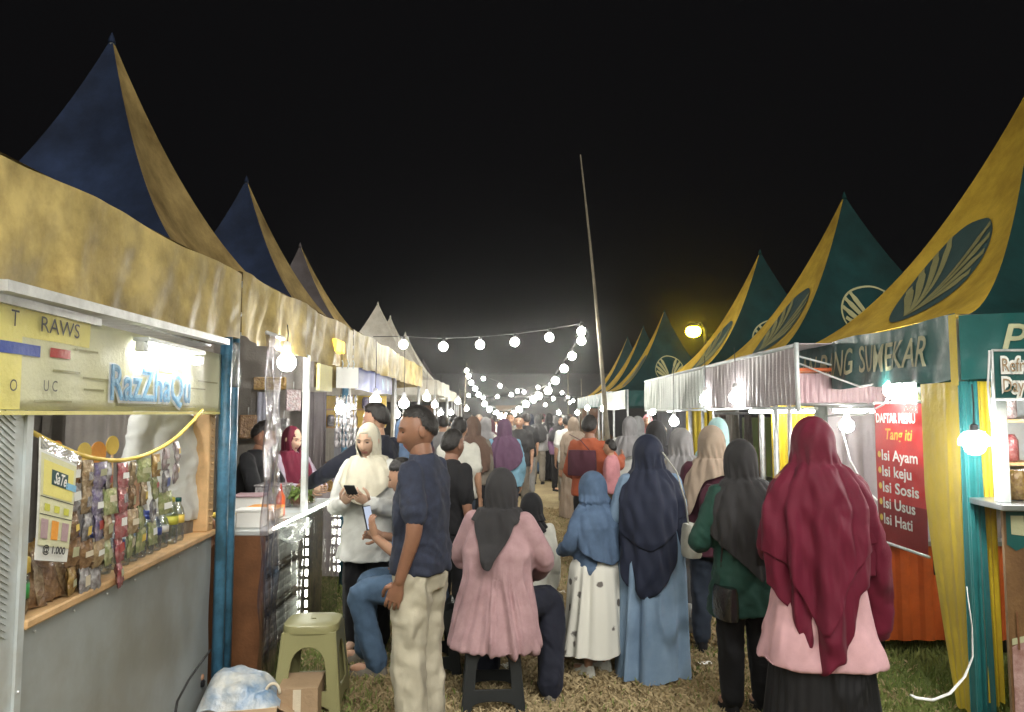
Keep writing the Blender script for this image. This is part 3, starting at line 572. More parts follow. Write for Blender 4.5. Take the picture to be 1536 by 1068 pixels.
# round orange fans in a cup
for i, (u, v, r, d) in enumerate([(106, 672, 0.026, 'small'), (146, 679, 0.038, 'second'), (166, 680, 0.046, 'large'), (187, 668, 0.038, 'tallest')]):
    Y_ = plane_y(u) + 0.10; p = PX(u, v, Y_); p.x -= 0.05
    rt = empty('paddle_fan', p, BRZ); tag(rt, d + ' round orange paddle sticking up behind the rope', 'paddle', 'orange paddles behind the rope')
    vv, ff = plate_geo([arc(0, 0, r, 0, 355, 23)], 0.004, 0.001); MB().add(xf(vv, frame((0, 0, 0), (0.2, 1, 0), (0, 0, 1))), ff).build('disc', 'yellow_print' if i % 2 else 'orange_print', rt, smooth=False)
    MB().tube([(0, 0, -r * 0.9), (0, 0.01, -r - 0.16)], 0.005, 6).build('handle', 'wood', rt)
# bottles standing on the shelf
def bottle(p, h=0.2, r=0.03, cap='royal_print', lab='skyblue_print', label='', liquid='clear_bottle'):
    rt = empty('bottle', p, random.uniform(0, 6)); tag(rt, label, 'bottle', 'bottles on the booth shelf')
    MB().lathe([(r * 0.85, 0), (r, 0.012), (r, h * 0.3), (r * 0.93, h * 0.36), (r, h * 0.42), (r, h * 0.62), (r * 0.8, h * 0.76), (r * 0.42, h * 0.86), (r * 0.40, h * 0.92)], (0, 0, 0), 14).build('flask', liquid, rt)
    MB().lathe([(r * 1.02, h * 0.42), (r * 1.02, h * 0.60)], (0, 0, 0), 14).build('label_band', lab, rt)
    MB().lathe([(r * 0.48, h * 0.91), (r * 0.5, h), (r * 0.42, h * 1.01)], (0, 0, 0), 10).build('cap', cap, rt)
for i in range(9):
    for j in range(2):
        y = 0.66 + i * 0.085 + 0.03 * j; bottle(fb(-0.055 - 0.085 * j, y, 0.988 if j == 0 else 0.963), 0.17 + 0.02 * j, 0.030, ['royal_print', 'white_print', 'royal_print'][i % 3], ['white_print', 'royal_print'][(i + j) % 2], 'clear water bottle with %s cap and %s band, %s row on the booth ledge' % (['blue', 'white', 'blue'][i % 3], ['white', 'blue'][(i + j) % 2], ['front', 'back'][j]))
bottle(fb(-0.05, 1.44, 0.988), 0.22, 0.032, 'lime_print', 'lime_print', 'taller clear bottle with lime cap beside the water bottles'); bottle(fb(-0.05, 1.53, 0.988), 0.21, 0.03, 'green_tarp', 'yellow_print', 'clear bottle with dark green cap at the end of the ledge')
# jar and loose snack packs
jr = empty('jar', fb(-0.055, 0.125, 0.988)); tag(jr, 'clear snack jar with yellow lid and green label by the corner post', 'jar')
MB().lathe([(0.04, 0), (0.046, 0.01), (0.046, 0.12), (0.04, 0.13)], (0, 0, 0), 16).build('glass', 'clear_bottle', jr); MB().lathe([(0.048, 0.13), (0.048, 0.17), (0.044, 0.175)], (0, 0, 0), 16).build('lid', 'yellow_print', jr)
M('green_label', (0.02, 0.30, 0.06), 0.4); MB().lathe([(0.0475, 0.05), (0.0475, 0.095)], (0, 0, 0), 16).build('label_band', 'green_label', jr); MB().lathe([(0.038, 0.004), (0.038, 0.12)], (0, 0, 0), 12).build('snacks', 'pack_gold', jr)
for i in range(20):
    kd = ['brown', 'gold', 'tan', 'gold', 'brown', 'silver'][i % 6]; w, h = 0.115, 0.15
    o = link(bpy.data.objects.new('snack_pack', pack_mesh(kd, w, h, 0.025))); row = i % 2
    o.location = fb(-0.05 - 0.07 * row, 0.20 + 0.042 * (i // 2), 0.988 + 0.075 + 0.035 * row - 0.0) ; o.rotation_euler = (random.uniform(-.25, .25), random.uniform(-0.45, -.15), BRZ + random.uniform(-.5, .5))
    tag(o, {'brown': 'brown', 'gold': 'golden', 'tan': 'tan', 'silver': 'silvery'}[kd] + ' snack pack leaning on the booth ledge below the poster', 'snack pack', 'snack packs on the ledge, ' + kd)

# ================================================================== SECOND LEFT STALL
dc = empty('display_counter', (-1.47, 4.60, 0)); tag(dc, 'food counter edged with light rope and fronted by shiny clear film', 'counter')
MB().box((-0.50, 0, 0.885), (0.0, 1.76, 0.915), bev=0.005).build('counter_top', 'white_alu', dc, smooth=False)
g = np.array([[(0.012 + 0.010 * math.sin(22 * y + 3 * z) * math.sin(5 * z + y) + 0.006 * math.sin(47 * y), y, z) for y in np.linspace(0, 1.76, 60)] for z in np.linspace(0.02, 0.885, 20)])
MB().grid(g).build('front_film', 'foil_film', dc)
MB().box((-0.49, -0.004, 0.0), (-0.02, 0.03, 0.884)).build('side_board', 'wood_dark', dc, smooth=False)
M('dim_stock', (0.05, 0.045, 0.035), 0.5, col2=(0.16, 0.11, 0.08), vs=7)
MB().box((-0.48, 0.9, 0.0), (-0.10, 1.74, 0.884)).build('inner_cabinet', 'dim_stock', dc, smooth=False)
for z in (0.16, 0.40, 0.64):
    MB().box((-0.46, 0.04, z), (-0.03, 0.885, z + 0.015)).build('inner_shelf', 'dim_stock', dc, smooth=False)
    for row in range(3):
        cs = MB()
        for i in range(15): cs.lathe([(0.016, 0), (0.024, 0.045), (0.025, 0.05)], (-0.065, 0.09 + i * 0.054, z + 0.016 + row * 0.053), 8)
        cs.build('cup_row', 'white_print', dc)
def rope_led(pts, n, parent, r=0.009):
    P = np.array(pts); L_ = np.linspace(0, 1, n + 1)
    mb = MB()
    for i in range(n):
        a = P[0] + (P[1] - P[0]) * (L_[i] + 0.2 / n); b = P[0] + (P[1] - P[0]) * (L_[i] + 0.8 / n); mb.tube([a, b], r, 6)
    mb.build('light_rope', 'led_rope', parent)['kind'] = 'stuff'
rope_led([(0.03, 0.0, 0.925), (0.03, 1.76, 0.925)], 22, dc); rope_led([(0.035, 0.76, 0.05), (0.035, 0.76, 0.90)], 12, dc); rope_led([(0.035, 1.755, 0.30), (0.035, 1.755, 0.90)], 8, dc)
# vinyl drop in front of it
yy = np.linspace(0, 1, 26); zz = np.linspace(0, 1, 40); g = np.zeros((40, 26, 3))
for i, z in enumerate(zz):
    g[i, :, 0] = -1.44 + 0.012 * np.sin(17 * yy + 6 * z) + 0.008 * np.sin(31 * z + 5 * yy); g[i, :, 1] = 4.37 + 0.33 * yy * (1 - 0.12 * z) + 0.05 * z; g[i, :, 2] = 2.09 - 2.02 * z
MG('plum_vinyl', (0.62, 0.56, 0.57), 0.05, 0.22, 0.35, 5, 0.10, 0.25)
tag(MB().grid(g).build('vinyl_drop', 'plum_vinyl'), 'long narrow sheet of wrinkled clear vinyl hanging beside the blue posts', 'vinyl sheet')
MB_ = MB().tube([(-1.43, 4.37, 2.09), (-1.43, 4.70, 2.09)], 0.012, 8).build('vinyl_rail', 'galv'); tag(MB_, 'thin rail carrying the clear vinyl sheet', 'rail')
# things on the counter
def tub(p, w, d, h, mat, label, lid=None, cat='tub'):
    rt = empty('food_tub', p, random.uniform(-.15, .15)); tag(rt, label, cat)
    MB().box((-w / 2, -d / 2, 0), (w / 2, d / 2, h), bev=0.008).build('tub_body', mat, rt, smooth=False)
    MB().box((-w / 2 - 0.006, -d / 2 - 0.006, h), (w / 2 + 0.006, d / 2 + 0.006, h + 0.014), bev=0.004).build('tub_lid', lid or mat, rt, smooth=False)
tub((-1.62, 4.75, 0.916), 0.16, 0.13, 0.10, 'white_print', 'white food tub with dark slot near the vinyl sheet'); tub((-1.80, 4.72, 0.916), 0.14, 0.12, 0.07, 'clear_plastic', 'clear food tub with yellow lid on the counter', 'yellow_print')
tub((-1.66, 5.12, 0.916), 0.20, 0.18, 0.07, 'pack_tan', 'tan cardboard food tray beside the red sauce bottle', 'orange_print'); tub((-1.85, 5.4, 0.916), 0.2, 0.2, 0.12, 'white_print', 'white tub at the back of the lit counter', 'satin_rose')
tub((-1.80, 5.75, 0.916), 0.22, 0.2, 0.16, 'pack_silver', 'silver patterned tub on the lit counter'); tub((-1.75, 6.1, 0.916), 0.2, 0.2, 0.10, 'steel', 'steel tray on the far end of the lit counter')
sb = empty('sauce_bottle', (-1.60, 5.27, 0.985)); tag(sb, 'orange red sauce bottle standing on the tan tray', 'sauce bottle')
M('sauce', (0.55, 0.10, 0.03), 0.35); MB().lathe([(0.03, -0.068), (0.032, -0.05), (0.032, 0.06), (0.015, 0.09), (0.013, 0.10)], (0, 0, 0), 12).build('flask', 'sauce', sb); MB().lathe([(0.014, 0.1), (0.004, 0.15)], (0, 0, 0), 8).build('nozzle', 'red_print', sb)
bw = empty('basin', (-1.52, 4.93, 0.84)); tag(bw, 'clear plastic bowl wrapped in film hung at the counter edge', 'bowl')
MB().lathe([(0.03, -0.05), (0.08, -0.02), (0.12, 0.05), (0.13, 0.09), (0.125, 0.09)], (0.10, 0, 0), 18).build('bowl_shell', 'foil_film', bw)
# greens heap in a tray
gh = empty('greens_tray', (-1.66, 6.0, 0.916)); tag(gh, 'heap of green leaves in a clear tray on the counter', 'vegetables')
M('leafy', (0.10, 0.17, 0.03), 0.5, col2=(0.25, 0.34, 0.10), vs=9); MB().box((-0.12, -0.28, 0), (0.10, 0.1, 0.03), bev=0.005).build('tray', 'clear_plastic', gh, smooth=False)
lv = MB()
for i in range(160):
    c = rng.normal(size=3) * (0.05, 0.1, 0.03) + (0, -0.08, 0.07); a, b = rng.normal(size=3), rng.normal(size=3); a /= np.linalg.norm(a) * 30; b /= np.linalg.norm(b) * 55; lv.add([c - a, c - b, c + a, c + b], [(0, 1, 2, 3)])
lv.build('leaves', 'leafy', gh, smooth=False); gh.children[-1]['kind'] = 'stuff'
# cloths, frames and signs hanging in the second stall
curtain('curtain', (-4.45, 4.35), (-4.45, 7.2), 2.35, 0.05, 'taupe_curtain', 'taupe back curtain of the stall with the light rope counter', k=12, amp=0.04, seed=4)
curtain('curtain', (-4.4, 7.22), (-1.9, 7.22), 2.4, 0.05, 'taupe_curtain', 'taupe dividing curtain behind the light rope counter', k=10, amp=0.04, seed=5)
for u0, u1, m_, lb in ((386, 420, 'grey_curtain', 'lavender grey apron cloth hanging behind the food vendors'), (452, 490, 'grey_roof', 'charcoal cloth hanging beside the silvery sachet strips')):
    q0, q1 = PX(u0, 600, 7.08), PX(u1, 600, 7.12); curtain('hanging_cloth', q0.xy, q1.xy, 1.82, 1.0, m_, lb, 'cloth', k=2.2, amp=0.014, seed=u0)
for i, (u0, v0, w_, h_, m_) in enumerate([(372, 640, .16, .22, 'pack_brown'), (405, 575, .30, .12, 'pack_gold'), (440, 600, .14, .20, 'pack_rose'), (425, 640, .12, .16, 'pack_silver'), (398, 690, .2, .12, 'wood_dark'), (437, 660, .1, .14, 'pack_green')]):
    q0 = PX(u0, v0, 7.0); rt = empty('hung_pack', q0, R(random.uniform(-20, 20))); tag(rt, ['brown', 'wide golden', 'rose', 'silvery', 'flat dark brown', 'green'][i] + ' pack hung on the curtain behind the food vendors', 'pack'); MB().box((-w_ / 2, -0.02, -h_ / 2), (w_ / 2, 0.02, h_ / 2), bev=0.012).build('pack_body', m_, rt, smooth=False); MB().tube([(0, 0, h_ / 2), (0, 0.01, h_ / 2 + 0.07)], 0.004, 5).build('hook', 'galv', rt)
p = PX(460, 560, 5.55); tag(MB().box((-0.02, -0.03, -0.9), (0.02, 0.03, 0.30), bev=0.004).build('upright_bar', 'white_alu', loc=(p.x, p.y, 1.75), smooth=False), 'white upright bar in the stall with the light rope counter', 'post')
p = PX(487, 567, 5.9); tag(MB().box((-0.012, -0.20, -0.10), (0.012, 0.2, 0.10)).build('yellow_board', 'sign_yellow', loc=p, smooth=False), 'plain pale yellow board hung under the second tent eave', 'board')
p = PX(521, 563, 6.5); pb = empty('paper_sign', p, R(35)); tag(pb, 'white paper sign clipped under the tent eave', 'sign'); MB().box((-0.10, -0.003, -0.11), (0.10, 0.003, 0.07)).build('sheet', 'white_print', pb, smooth=False)
for s_ in (-0.05, 0.0, 0.05): MB().tube([(s_, 0, 0.06), (s_ + 0.01, -0.006, 0.10), (s_, 0, 0.13)], 0.006, 6).build('hook', 'white_alu', pb)
for i in range(6):
    rt = empty('sachet_strip', PX(506 + i * 5.5, 590, 6.9), 0.4); tag(rt, 'silvery sachet strip hanging from the second stall frame', 'sachets', 'sachet strips in the second stall')
    for j in range(7):
        o = link(bpy.data.objects.new('packet', pack_mesh('silver', 0.05, 0.07, 0.01)), rt); o.location = (0, 0, -0.05 - j * 0.068); o.rotation_euler = (0, 0, random.uniform(-.6, .6))
p = PX(497, 524, 6.15); ag = empty('amber_lamp', (-1.53, 6.55, 2.20)); tag(ag, 'amber glowing panel lamp shining through the gold valance', 'lamp'); 
MB().box((-0.05, -0.17, -0.05), (0.035, 0.17, 0.055), bev=0.01).build('glow_panel', 'amber_glow', ag, smooth=False); MB().box((-0.07, -0.18, -0.06), (-0.052, 0.18, 0.065)).build('backing', 'dark_metal', ag, smooth=False)
# third left stall: blue banner, lit shelf board
bb = empty('blue_banner', (-1.60, 7.6, 0)); tag(bb, 'dark blue banner with pale letters under the second peaked tent', 'banner')
M('banner_blue', (0.03, 0.05, 0.22), 0.45, var=0.2, vs=3); curtain('banner_cloth', (0, 0.05), (0, 2.4), 2.10, 1.86, 'banner_blue', parent=bb, k=3, amp=0.01)
lettering('N', 0.2, (0.03, 1.5, 1.90), AX, AZ, 'skyblue_print', bb); lettering('U', 0.2, (0.03, 1.85, 1.90), AX, AZ, 'skyblue_print', bb)
def stall(x0, x1, y0, y1, front, label, cloth, back, goods, seed, h=0.85, side=-1):
    rt = empty('stall_table', (front, (y0 + y1) / 2, 0)); tag(rt, label, 'table'); d = (y1 - y0) / 2
    g_ = random.Random(seed); dep = -0.75 if side < 0 else 0.75
    xa, xb = sorted((0, dep)); MB().box((xa, -d, h - 0.03), (xb, d, h)).build('table_top', 'wood', rt, smooth=False)
    curtain('table_skirt', (0.012 * -side, -d), (0.012 * -side, d), h - 0.002, 0.03, cloth, parent=rt, k=10, amp=0.015, seed=seed); curtain('table_skirt', (0, -d - 0.01), (dep, -d - 0.01), h - 0.002, 0.03, cloth, parent=rt, k=4, amp=0.012, seed=seed)
    curtain('curtain', (back, y0 - 0.4), (back, y1 + 0.4), 2.2, 0.05, 'taupe_curtain' if seed % 2 else 'grey_curtain', 'back curtain of the stall %s' % goods[1], k=11, amp=0.04, seed=seed)
    for i in range(goods[0]):
        w, hh = g_.uniform(.1, .24), g_.uniform(.08, .28); kd = g_.choice(list(PC)); yy_ = -d + 0.15 + (2 * d - 0.3) * i / max(1, goods[0] - 1)
        b_ = MB(); b_.box((-w / 2, -w * 0.45, 0), (w / 2, w * 0.45, hh), bev=0.012); 
        if i % 3 == 0: b_ = MB().lathe([(w * .35, 0), (w * .45, .01), (w * .45, hh * .8), (w * .3, hh * .92), (w * .3, hh)], (0, 0, 0), 12)
        o = b_.build('goods_jar' if i % 3 == 0 else 'goods_box', 'pack_' + kd, smooth=i % 3 == 0, loc=(front + dep * (0.3 + 0.3 * (i % 2)), rt.location.y + yy_, h)); tag(o, '%s %s on the stall %s' % (kd, 'jar' if i % 3 == 0 else 'box', goods[1]), 'jar' if i % 3 == 0 else 'box', 'goods on the stall %s, %s' % (goods[1], kd))
    return rt
stall(0, 0, 7.5, 10.1, -1.62, 'table with pale skirt under the dark blue banner', 'satin_grey', -4.4, (9, 'under the dark blue banner'), 31)
stall(0, 0, 10.6, 13.2, -1.65, 'table with grey skirt under the grey and gold tent', 'grey_curtain', -4.4, (8, 'under the grey and gold tent'), 32)
stall(0, 0, 15.7, 18.3, -1.6, 'table with white skirt under the first white tent', 'white_roof', -4.4, (7, 'under the first white tent'), 33)
stall(0, 0, 19.1, 24.6, -1.8, 'long table with white skirt under the farther white tents', 'white_roof', -4.6, (9, 'under the farther white tents'), 34)
sh = empty('shelf_board', (-2.5, 9.9, 1.1)); tag(sh, 'lit yellow shelf board with goods in the stall behind the banner', 'shelf')
MB().box((-1.0, 0, 0.35), (0.85, 0.03, 0.75)).build('board', 'yellow_print', sh, smooth=False)
for z in (0.33, 0.56): MB().box((-1.0, -0.18, z), (0.85, -0.002, z + 0.02)).build('shelf', 'wood', sh, smooth=False)
for i in range(12): MB().lathe([(0.04, 0), (0.05, 0.02), (0.05, 0.12), (0.03, 0.15)], (-0.9 + i * 0.15, -0.09, 0.351 if i % 2 else 0.581), 10).build('jar', 'pack_' + list(PC)[i % 8], sh)
# carton with a blue snack bag, plain carton
cb = empty('carton', (-1.38, 4.02, 0), R(12)); tag(cb, 'printed open carton on the grass below the blue posts', 'carton')
mb = MB(); mb.box((-0.20, -0.15, 0), (0.17, 0.15, 0.145)); mb.build('carton_body', 'card_print', cb, smooth=False)
for a, b in (((-0.20, -0.152, 0.145), (0.17, -0.152, 0.145)), ((0.172, -0.15, 0.145), (0.172, 0.15, 0.145))):
    a, b = Vector(a), Vector(b); o = Vector((0.0, -0.07, -0.05)) if a.y == b.y else Vector((0.08, 0, -0.05)); MB().add([a, b, b + o, a + o], [(0, 1, 2, 3)]).build('flap', 'card', cb, smooth=False, solid=0.004)
MB().add(xf([(x, y, 0) for x, y in arc(0, 0, 0.035, 0, 345, 23)], frame((-0.02, -0.153, 0.08), (1, 0, 0), (0, 0, 1))), [tuple(range(24))]).build('print', 'green_tarp', cb, smooth=False)
sbg = empty('snack_sack', (-1.40, 4.03, 0.14), R(12)); tag(sbg, 'crumpled blue and white foil sack lying on the printed carton', 'sack')
a = np.linspace(-1, 1, 22); A, B = np.meshgrid(a, a); Z = 0.15 * (1 - np.abs(A) ** 3) * (1 - np.abs(B) ** 3) * (1 - 0.35 * A) + 0.012 * nz(np.stack([A.ravel(), B.ravel(), 0 * A.ravel()], 1), 1.4, 4).reshape(A.shape)
M('sack_print', (0.07, 0.19, 0.36), 0.3, col2=(0.62, 0.60, 0.52), vs=5.5, bump=0.6, bs=22, spec=0.7)
MB().grid(np.stack([A * 0.20, B * 0.16, np.maximum(Z, 0.004) - 0.001], -1)).build('sack_skin', 'sack_print', sbg)
th_ = np.linspace(0, 5.2, 20); MB().tube(np.stack([0.16 + 0.035 * np.cos(th_), -0.09 + 0.0 * th_, 0.05 + 0.05 * np.sin(th_)], 1), 0.008, 6).build('tied_loop', 'card_print', sbg)
cb = empty('carton', (-1.12, 4.12, 0), R(6)); tag(cb, 'plain brown cardboard carton beside the olive stool', 'carton')
MB().box((-0.10, -0.12, 0), (0.105, 0.13, 0.205)).build('carton_body', 'card', cb, smooth=False); MB().box((-0.02, -0.123, 0.0), (0.02, -0.1205, 0.2)).build('tape', 'card_print', cb, smooth=False)
ck = [PX(262, 1075, 3.55), PX(266, 1052, 3.6), PX(283, 1020, 3.75), PX(308, 985, 3.95), PX(316, 975, 4.02)]; tag(MB().tube(ck, 0.006, 6).build('cable', 'cable'), 'black cable running down beside the grey booth panel', 'cable')

# ================================================================== STOOLS
def stool(loc, rz, h, w, mat, label):
    rt = empty('plastic_stool', loc, rz); tag(rt, label, 'stool')
    wt = w * 0.40; wb_ = w * 0.5; k = 28
    def sq(r, z, n=40, e=4.0):
        a = np.arange(n) * 2 * np.pi / n; c, s_ = np.cos(a), np.sin(a); q = (np.abs(c) ** e + np.abs(s_) ** e) ** (-1 / e); return np.stack([r * q * c, r * q * s_, np.full(n, z)], 1)
    rings = [sq(0.012, h - 0.006), sq(0.014, h - 0.001), sq(wt * 0.55, h), sq(wt * 0.93, h - 0.001), sq(wt * 1.03, h - 0.007), sq(wt * 1.06, h - 0.02), sq(wt * 1.06, h - 0.045), sq(wt * 1.0, h - 0.046), sq(wt * 0.99, h - 0.03), sq(0.012, h - 0.03)]
    mb = MB(); mb.grid(np.stack(rings), closed=True); mb.build('seat', mat, rt, auto=40)
    for q in range(4):
        H_ = h - 0.042; t0, b0 = wt * 0.985, wb_
        lw = w * 0.15
        outer = [(-b0, 0), (-b0 + lw * 0.9, 0)] + [(-b0 + lw * 1.0, H_ * 0.16)] + arc(0, H_ * 0.10, b0 - lw * 1.35, 180, 180, 1)[:0]
        # outline: left leg foot, inner arch below the rung, right foot, outer top
        ix = b0 - lw
        out = [(-b0, 0), (-ix, 0)] + [(-ix + 0.004, H_ * 0.10)] + arc(0, H_ * 0.10, ix * 0.9, 170, 10, 8, ry=H_ * 0.06) + [(ix - 0.004, H_ * 0.10), (ix, 0), (b0, 0), (t0, H_), (-t0, H_)]
        hole = [(-ix * 0.86, H_ * 0.30), (ix * 0.86, H_ * 0.30)] + [(ix * 0.80, H_ * 0.55)] + arc(0, H_ * 0.60, ix * 0.76, 0, 180, 14, ry=H_ * 0.24) + [(-ix * 0.80, H_ * 0.55)]
        v, f = plate_geo([out, hole[::-1]], 0.004, 0.004)
        tilt = math.atan2(b0 - t0, H_); m = Matrix.Rotation(q * math.pi / 2, 4, 'Z') @ Matrix.Translation((0, -b0 + 0.004, 0.001)) @ Matrix.Rotation(math.pi / 2 - tilt, 4, 'X')
        MB().add(xf(v, m), f).build('leg_panel', mat, rt, auto=35)
    return rt
GS = GP(474, 1068); 
stool((-1.11 + 0.0, 4.32, 0), R(4), 0.475, 0.36, 'olive_plastic', 'empty olive green plastic stool beside the cartons')
stool((-0.11, 4.38, 0), R(3), 0.44, 0.345, 'black_plastic', 'black plastic stool under the woman in the pink blouse')
stool((-0.52, 4.92, 0), R(10), 0.44, 0.36, 'black_plastic', 'black plastic stool under the seated person in jeans')

# ================================================================== RIGHT SIDE
def canopy(y0, y1, mat, endmat, label, X0=2.10, zb=1.66, zt=2.12, k=26):
    rt = empty('satin_canopy', (X0, y0, 0)); tag(rt, label, 'canopy')
    L_ = y1 - y0
    curtain('pleated_skirt', (0, L_), (0, 0), zt - 0.015, zb + 0.012, mat, parent=rt, k=k, amp=0.016, rows=8, cols=k * 9)
    for z in (zt, zb): MB().tube([(0, -0.01, z), (0, L_, z)], 0.013, 8).build('rail', 'white_alu', rt)
    MB().tube([(0, -0.02, zb - 0.03), (0, -0.02, zt + 0.02)], 0.018, 8).build('end_bar', 'white_alu', rt)
    MB().tube([(0.05, 0.3, 0), (0.05, 0.3, zt)], 0.018, 8).build('post', 'galv', rt); MB().tube([(0.05, L_ - 0.1, 0), (0.05, L_ - 0.1, zt)], 0.018, 8).build('post', 'galv', rt)
    if endmat:
        curtain('end_skirt', (0.03, 0.02), (0.75, 0.02), 1.915, 1.69, endmat, parent=rt, k=15, amp=0.012, rows=7, cols=140)
        MB().tube([(0.0, 0.02, 1.685), (0.8, 0.02, 1.685)], 0.014, 8).build('rail', 'steel', rt); MB().tube([(0.0, 0.02, 2.05), (0.85, 0.02, 1.82)], 0.008, 6).build('brace', 'white_alu', rt)
        MB().box((0.02, 0.0, 1.93), (0.62, 0.30, 1.955)).build('orange_board', 'orange_metal', rt, smooth=False)
    MB().box((0.0, 0.0, zt + 0.012), (0.9, L_, zt + 0.018)).build('canopy_top', mat, rt, smooth=False)
canopy(5.56, 8.15, 'satin_grey', 'satin_rose', 'canopy with pleated grey rose satin skirt and white end bar')
canopy(8.22, 11.9, 'satin_mint', None, 'canopy with pale mint satin skirt farther along the aisle', k=22)
def cart(x0, x1, y0, y1, z0, z1, mat, label, ridge=True):
    rt = empty('food_cart', ((x0 + x1) / 2, (y0 + y1) / 2, 0)); tag(rt, label, 'cart'); w, d = (x1 - x0) / 2, (y1 - y0) / 2
    def corr(a, b, n):
        A_, B_ = np.array(a), np.array(b); u = np.linspace(0, 1, n * 12 + 1); nn = np.array([(B_ - A_)[1], -(B_ - A_)[0]]); nn = nn / np.linalg.norm(nn)
        pr = 0.012 * np.clip(1.6 * np.sin(2 * np.pi * n * u), -1, 1) if ridge else 0 * u
        top = [[A_[0] + (B_ - A_)[0] * q + nn[0] * p_, A_[1] + (B_ - A_)[1] * q + nn[1] * p_] for q, p_ in zip(u, pr)]
        return np.array([[(p_[0], p_[1], z) for p_ in top] for z in (z0, z1)])
    MB().grid(corr((-w, -d), (w, -d), 6)).build('end_panel', mat, rt, auto=25); MB().grid(corr((-w, d), (-w, -d), 9)).build('side_panel', mat, rt, auto=25)
    MB().box((-w - 0.02, -d - 0.02, z1), (w + 0.02, d + 0.02, z1 + 0.03)).build('cart_top', 'steel', rt, smooth=False)
    for sx in (-1, 1):
        for sy in (-1, 1): MB().tube([(sx * (w - 0.05), sy * (d - 0.05), 0), (sx * (w - 0.05), sy * (d - 0.05), z1)], 0.02, 8).build('leg', 'dark_metal', rt)
    return rt
cart(2.47, 3.4, 5.22, 6.7, 0.09, 0.72, 'orange_metal', 'orange corrugated metal cart below the red menu banner')
cart(2.3, 3.2, 7.0, 8.4, 0.12, 0.80, 'steel', 'steel food cart under the grey rose canopy', False); cart(2.3, 3.2, 9.0, 11.2, 0.12, 0.8, 'white_alu', 'white food cart under the mint canopy', False)
# menu banner, facing the aisle
mn = empty('menu_banner', (2.50, 4.60, 0.76)); tag(mn, 'red menu banner listing fillings in white letters above the orange cart', 'banner')
g = np.array([[(0.006 * math.sin(5 * y + 3 * z), y, z) for y in np.linspace(0, 0.60, 10)] for z in np.linspace(0.28, 0.93, 8)]); MB().grid(g).build('banner_upper', 'menu_red', mn)
g = np.array([[(0.006 * math.sin(5 * y + 3 * z), y, z) for y in np.linspace(0, 0.60, 10)] for z in np.linspace(0.0, 0.28, 5)]); MB().grid(g).build('banner_lower', 'menu_maroon', mn)
RX = (0, -1, 0); xo = -0.011
lettering('DAFTAR MENU', 0.085, (xo, 0.56, 0.80), RX, AZ, 'white_print', mn, bold=0.003, fit=0.50); lettering('Tang iti', 0.10, (xo, 0.44, 0.69), RX, AZ, 'orange_print', mn, bold=0.002, shear=0.2, fit=0.34)
for i, tx in enumerate(['Isi Ayam', 'Isi keju', 'Isi Sosis', 'Isi Usus', 'Isi Hati']):
    z = 0.55 - i * 0.105; lettering(tx, 0.098, (xo, 0.50, z), RX, AZ, 'white_print', mn, bold=0.002, fit=[0.45, 0.37, 0.45, 0.40, 0.36][i])
    MB().add(xf([(a_, b_, 0) for a_, b_ in arc(0, 0, 0.022, 0, 330, 11)], frame((xo, 0.54, z + 0.035), RX, AZ)), [tuple(range(12))]).build('bullet', 'yellow_print', mn, smooth=False)
for z in (0.0, 0.93): MB().tube([(0, -0.01, z), (0, 0.61, z)], 0.010, 8).build('rod', 'white_alu', mn)
MB().tube([(0.03, -0.02, -0.1), (0.03, -0.02, 1.1)], 0.014, 8).build('stand_pole', 'dark_metal', mn)
tag(MB().box((-0.005, -0.07, 0), (0.005, 0.07, 0.33)).build('paper_roll', 'foil_film', loc=(2.46, 4.66, 1.62), smooth=False), 'milky plastic sheet hanging over the menu banner corner', 'plastic')
# corner curtains
curtain('corner_curtain', (2.385, 4.40), (2.385, 4.03), 1.79, 0.06, 'yellow_cloth', 'long yellow curtain tapering to the grass beside the red menu', k=1.0, amp=0.0025, taper=lambda v: (0.0 if v < 0.35 else 0.62 * ((v - 0.35) / 0.65) ** 1.3, 1.0), seed=3, rows=22)
curtain('corner_curtain', (2.378, 4.015), (2.470, 4.0), 1.79, 0.0, 'teal_cloth', 'teal curtain wrapped round the tent corner post', k=1.5, amp=0.018, seed=5, taper=lambda v: (-0.08 * v, 1.0 + 0.12 * v), rows=22)
curtain('corner_curtain', (2.46, 4.02), (2.555, 4.02), 1.79, 0.12, 'yellow_cloth', 'narrow yellow curtain between the teal curtain and the drink stall', k=1.4, amp=0.012, seed=7, rows=18)
rb = [PX(1450, 880, 3.90), PX(1458, 940, 3.88), PX(1459, 985, 3.86), PX(1447, 1015, 3.84), PX(1425, 1040, 3.82), PX(1400, 1050, 3.84), PX(1375, 1047, 3.88), PX(1365, 1042, 3.9)]
tag(MB().tube(rb, [0.004, 0.006, 0.008, 0.012, 0.016, 0.018, 0.020, 0.012], 6, flat=0.3).build('ribbon', 'white_print'), 'loose white ribbon curling from the teal curtain onto the grass', 'ribbon')
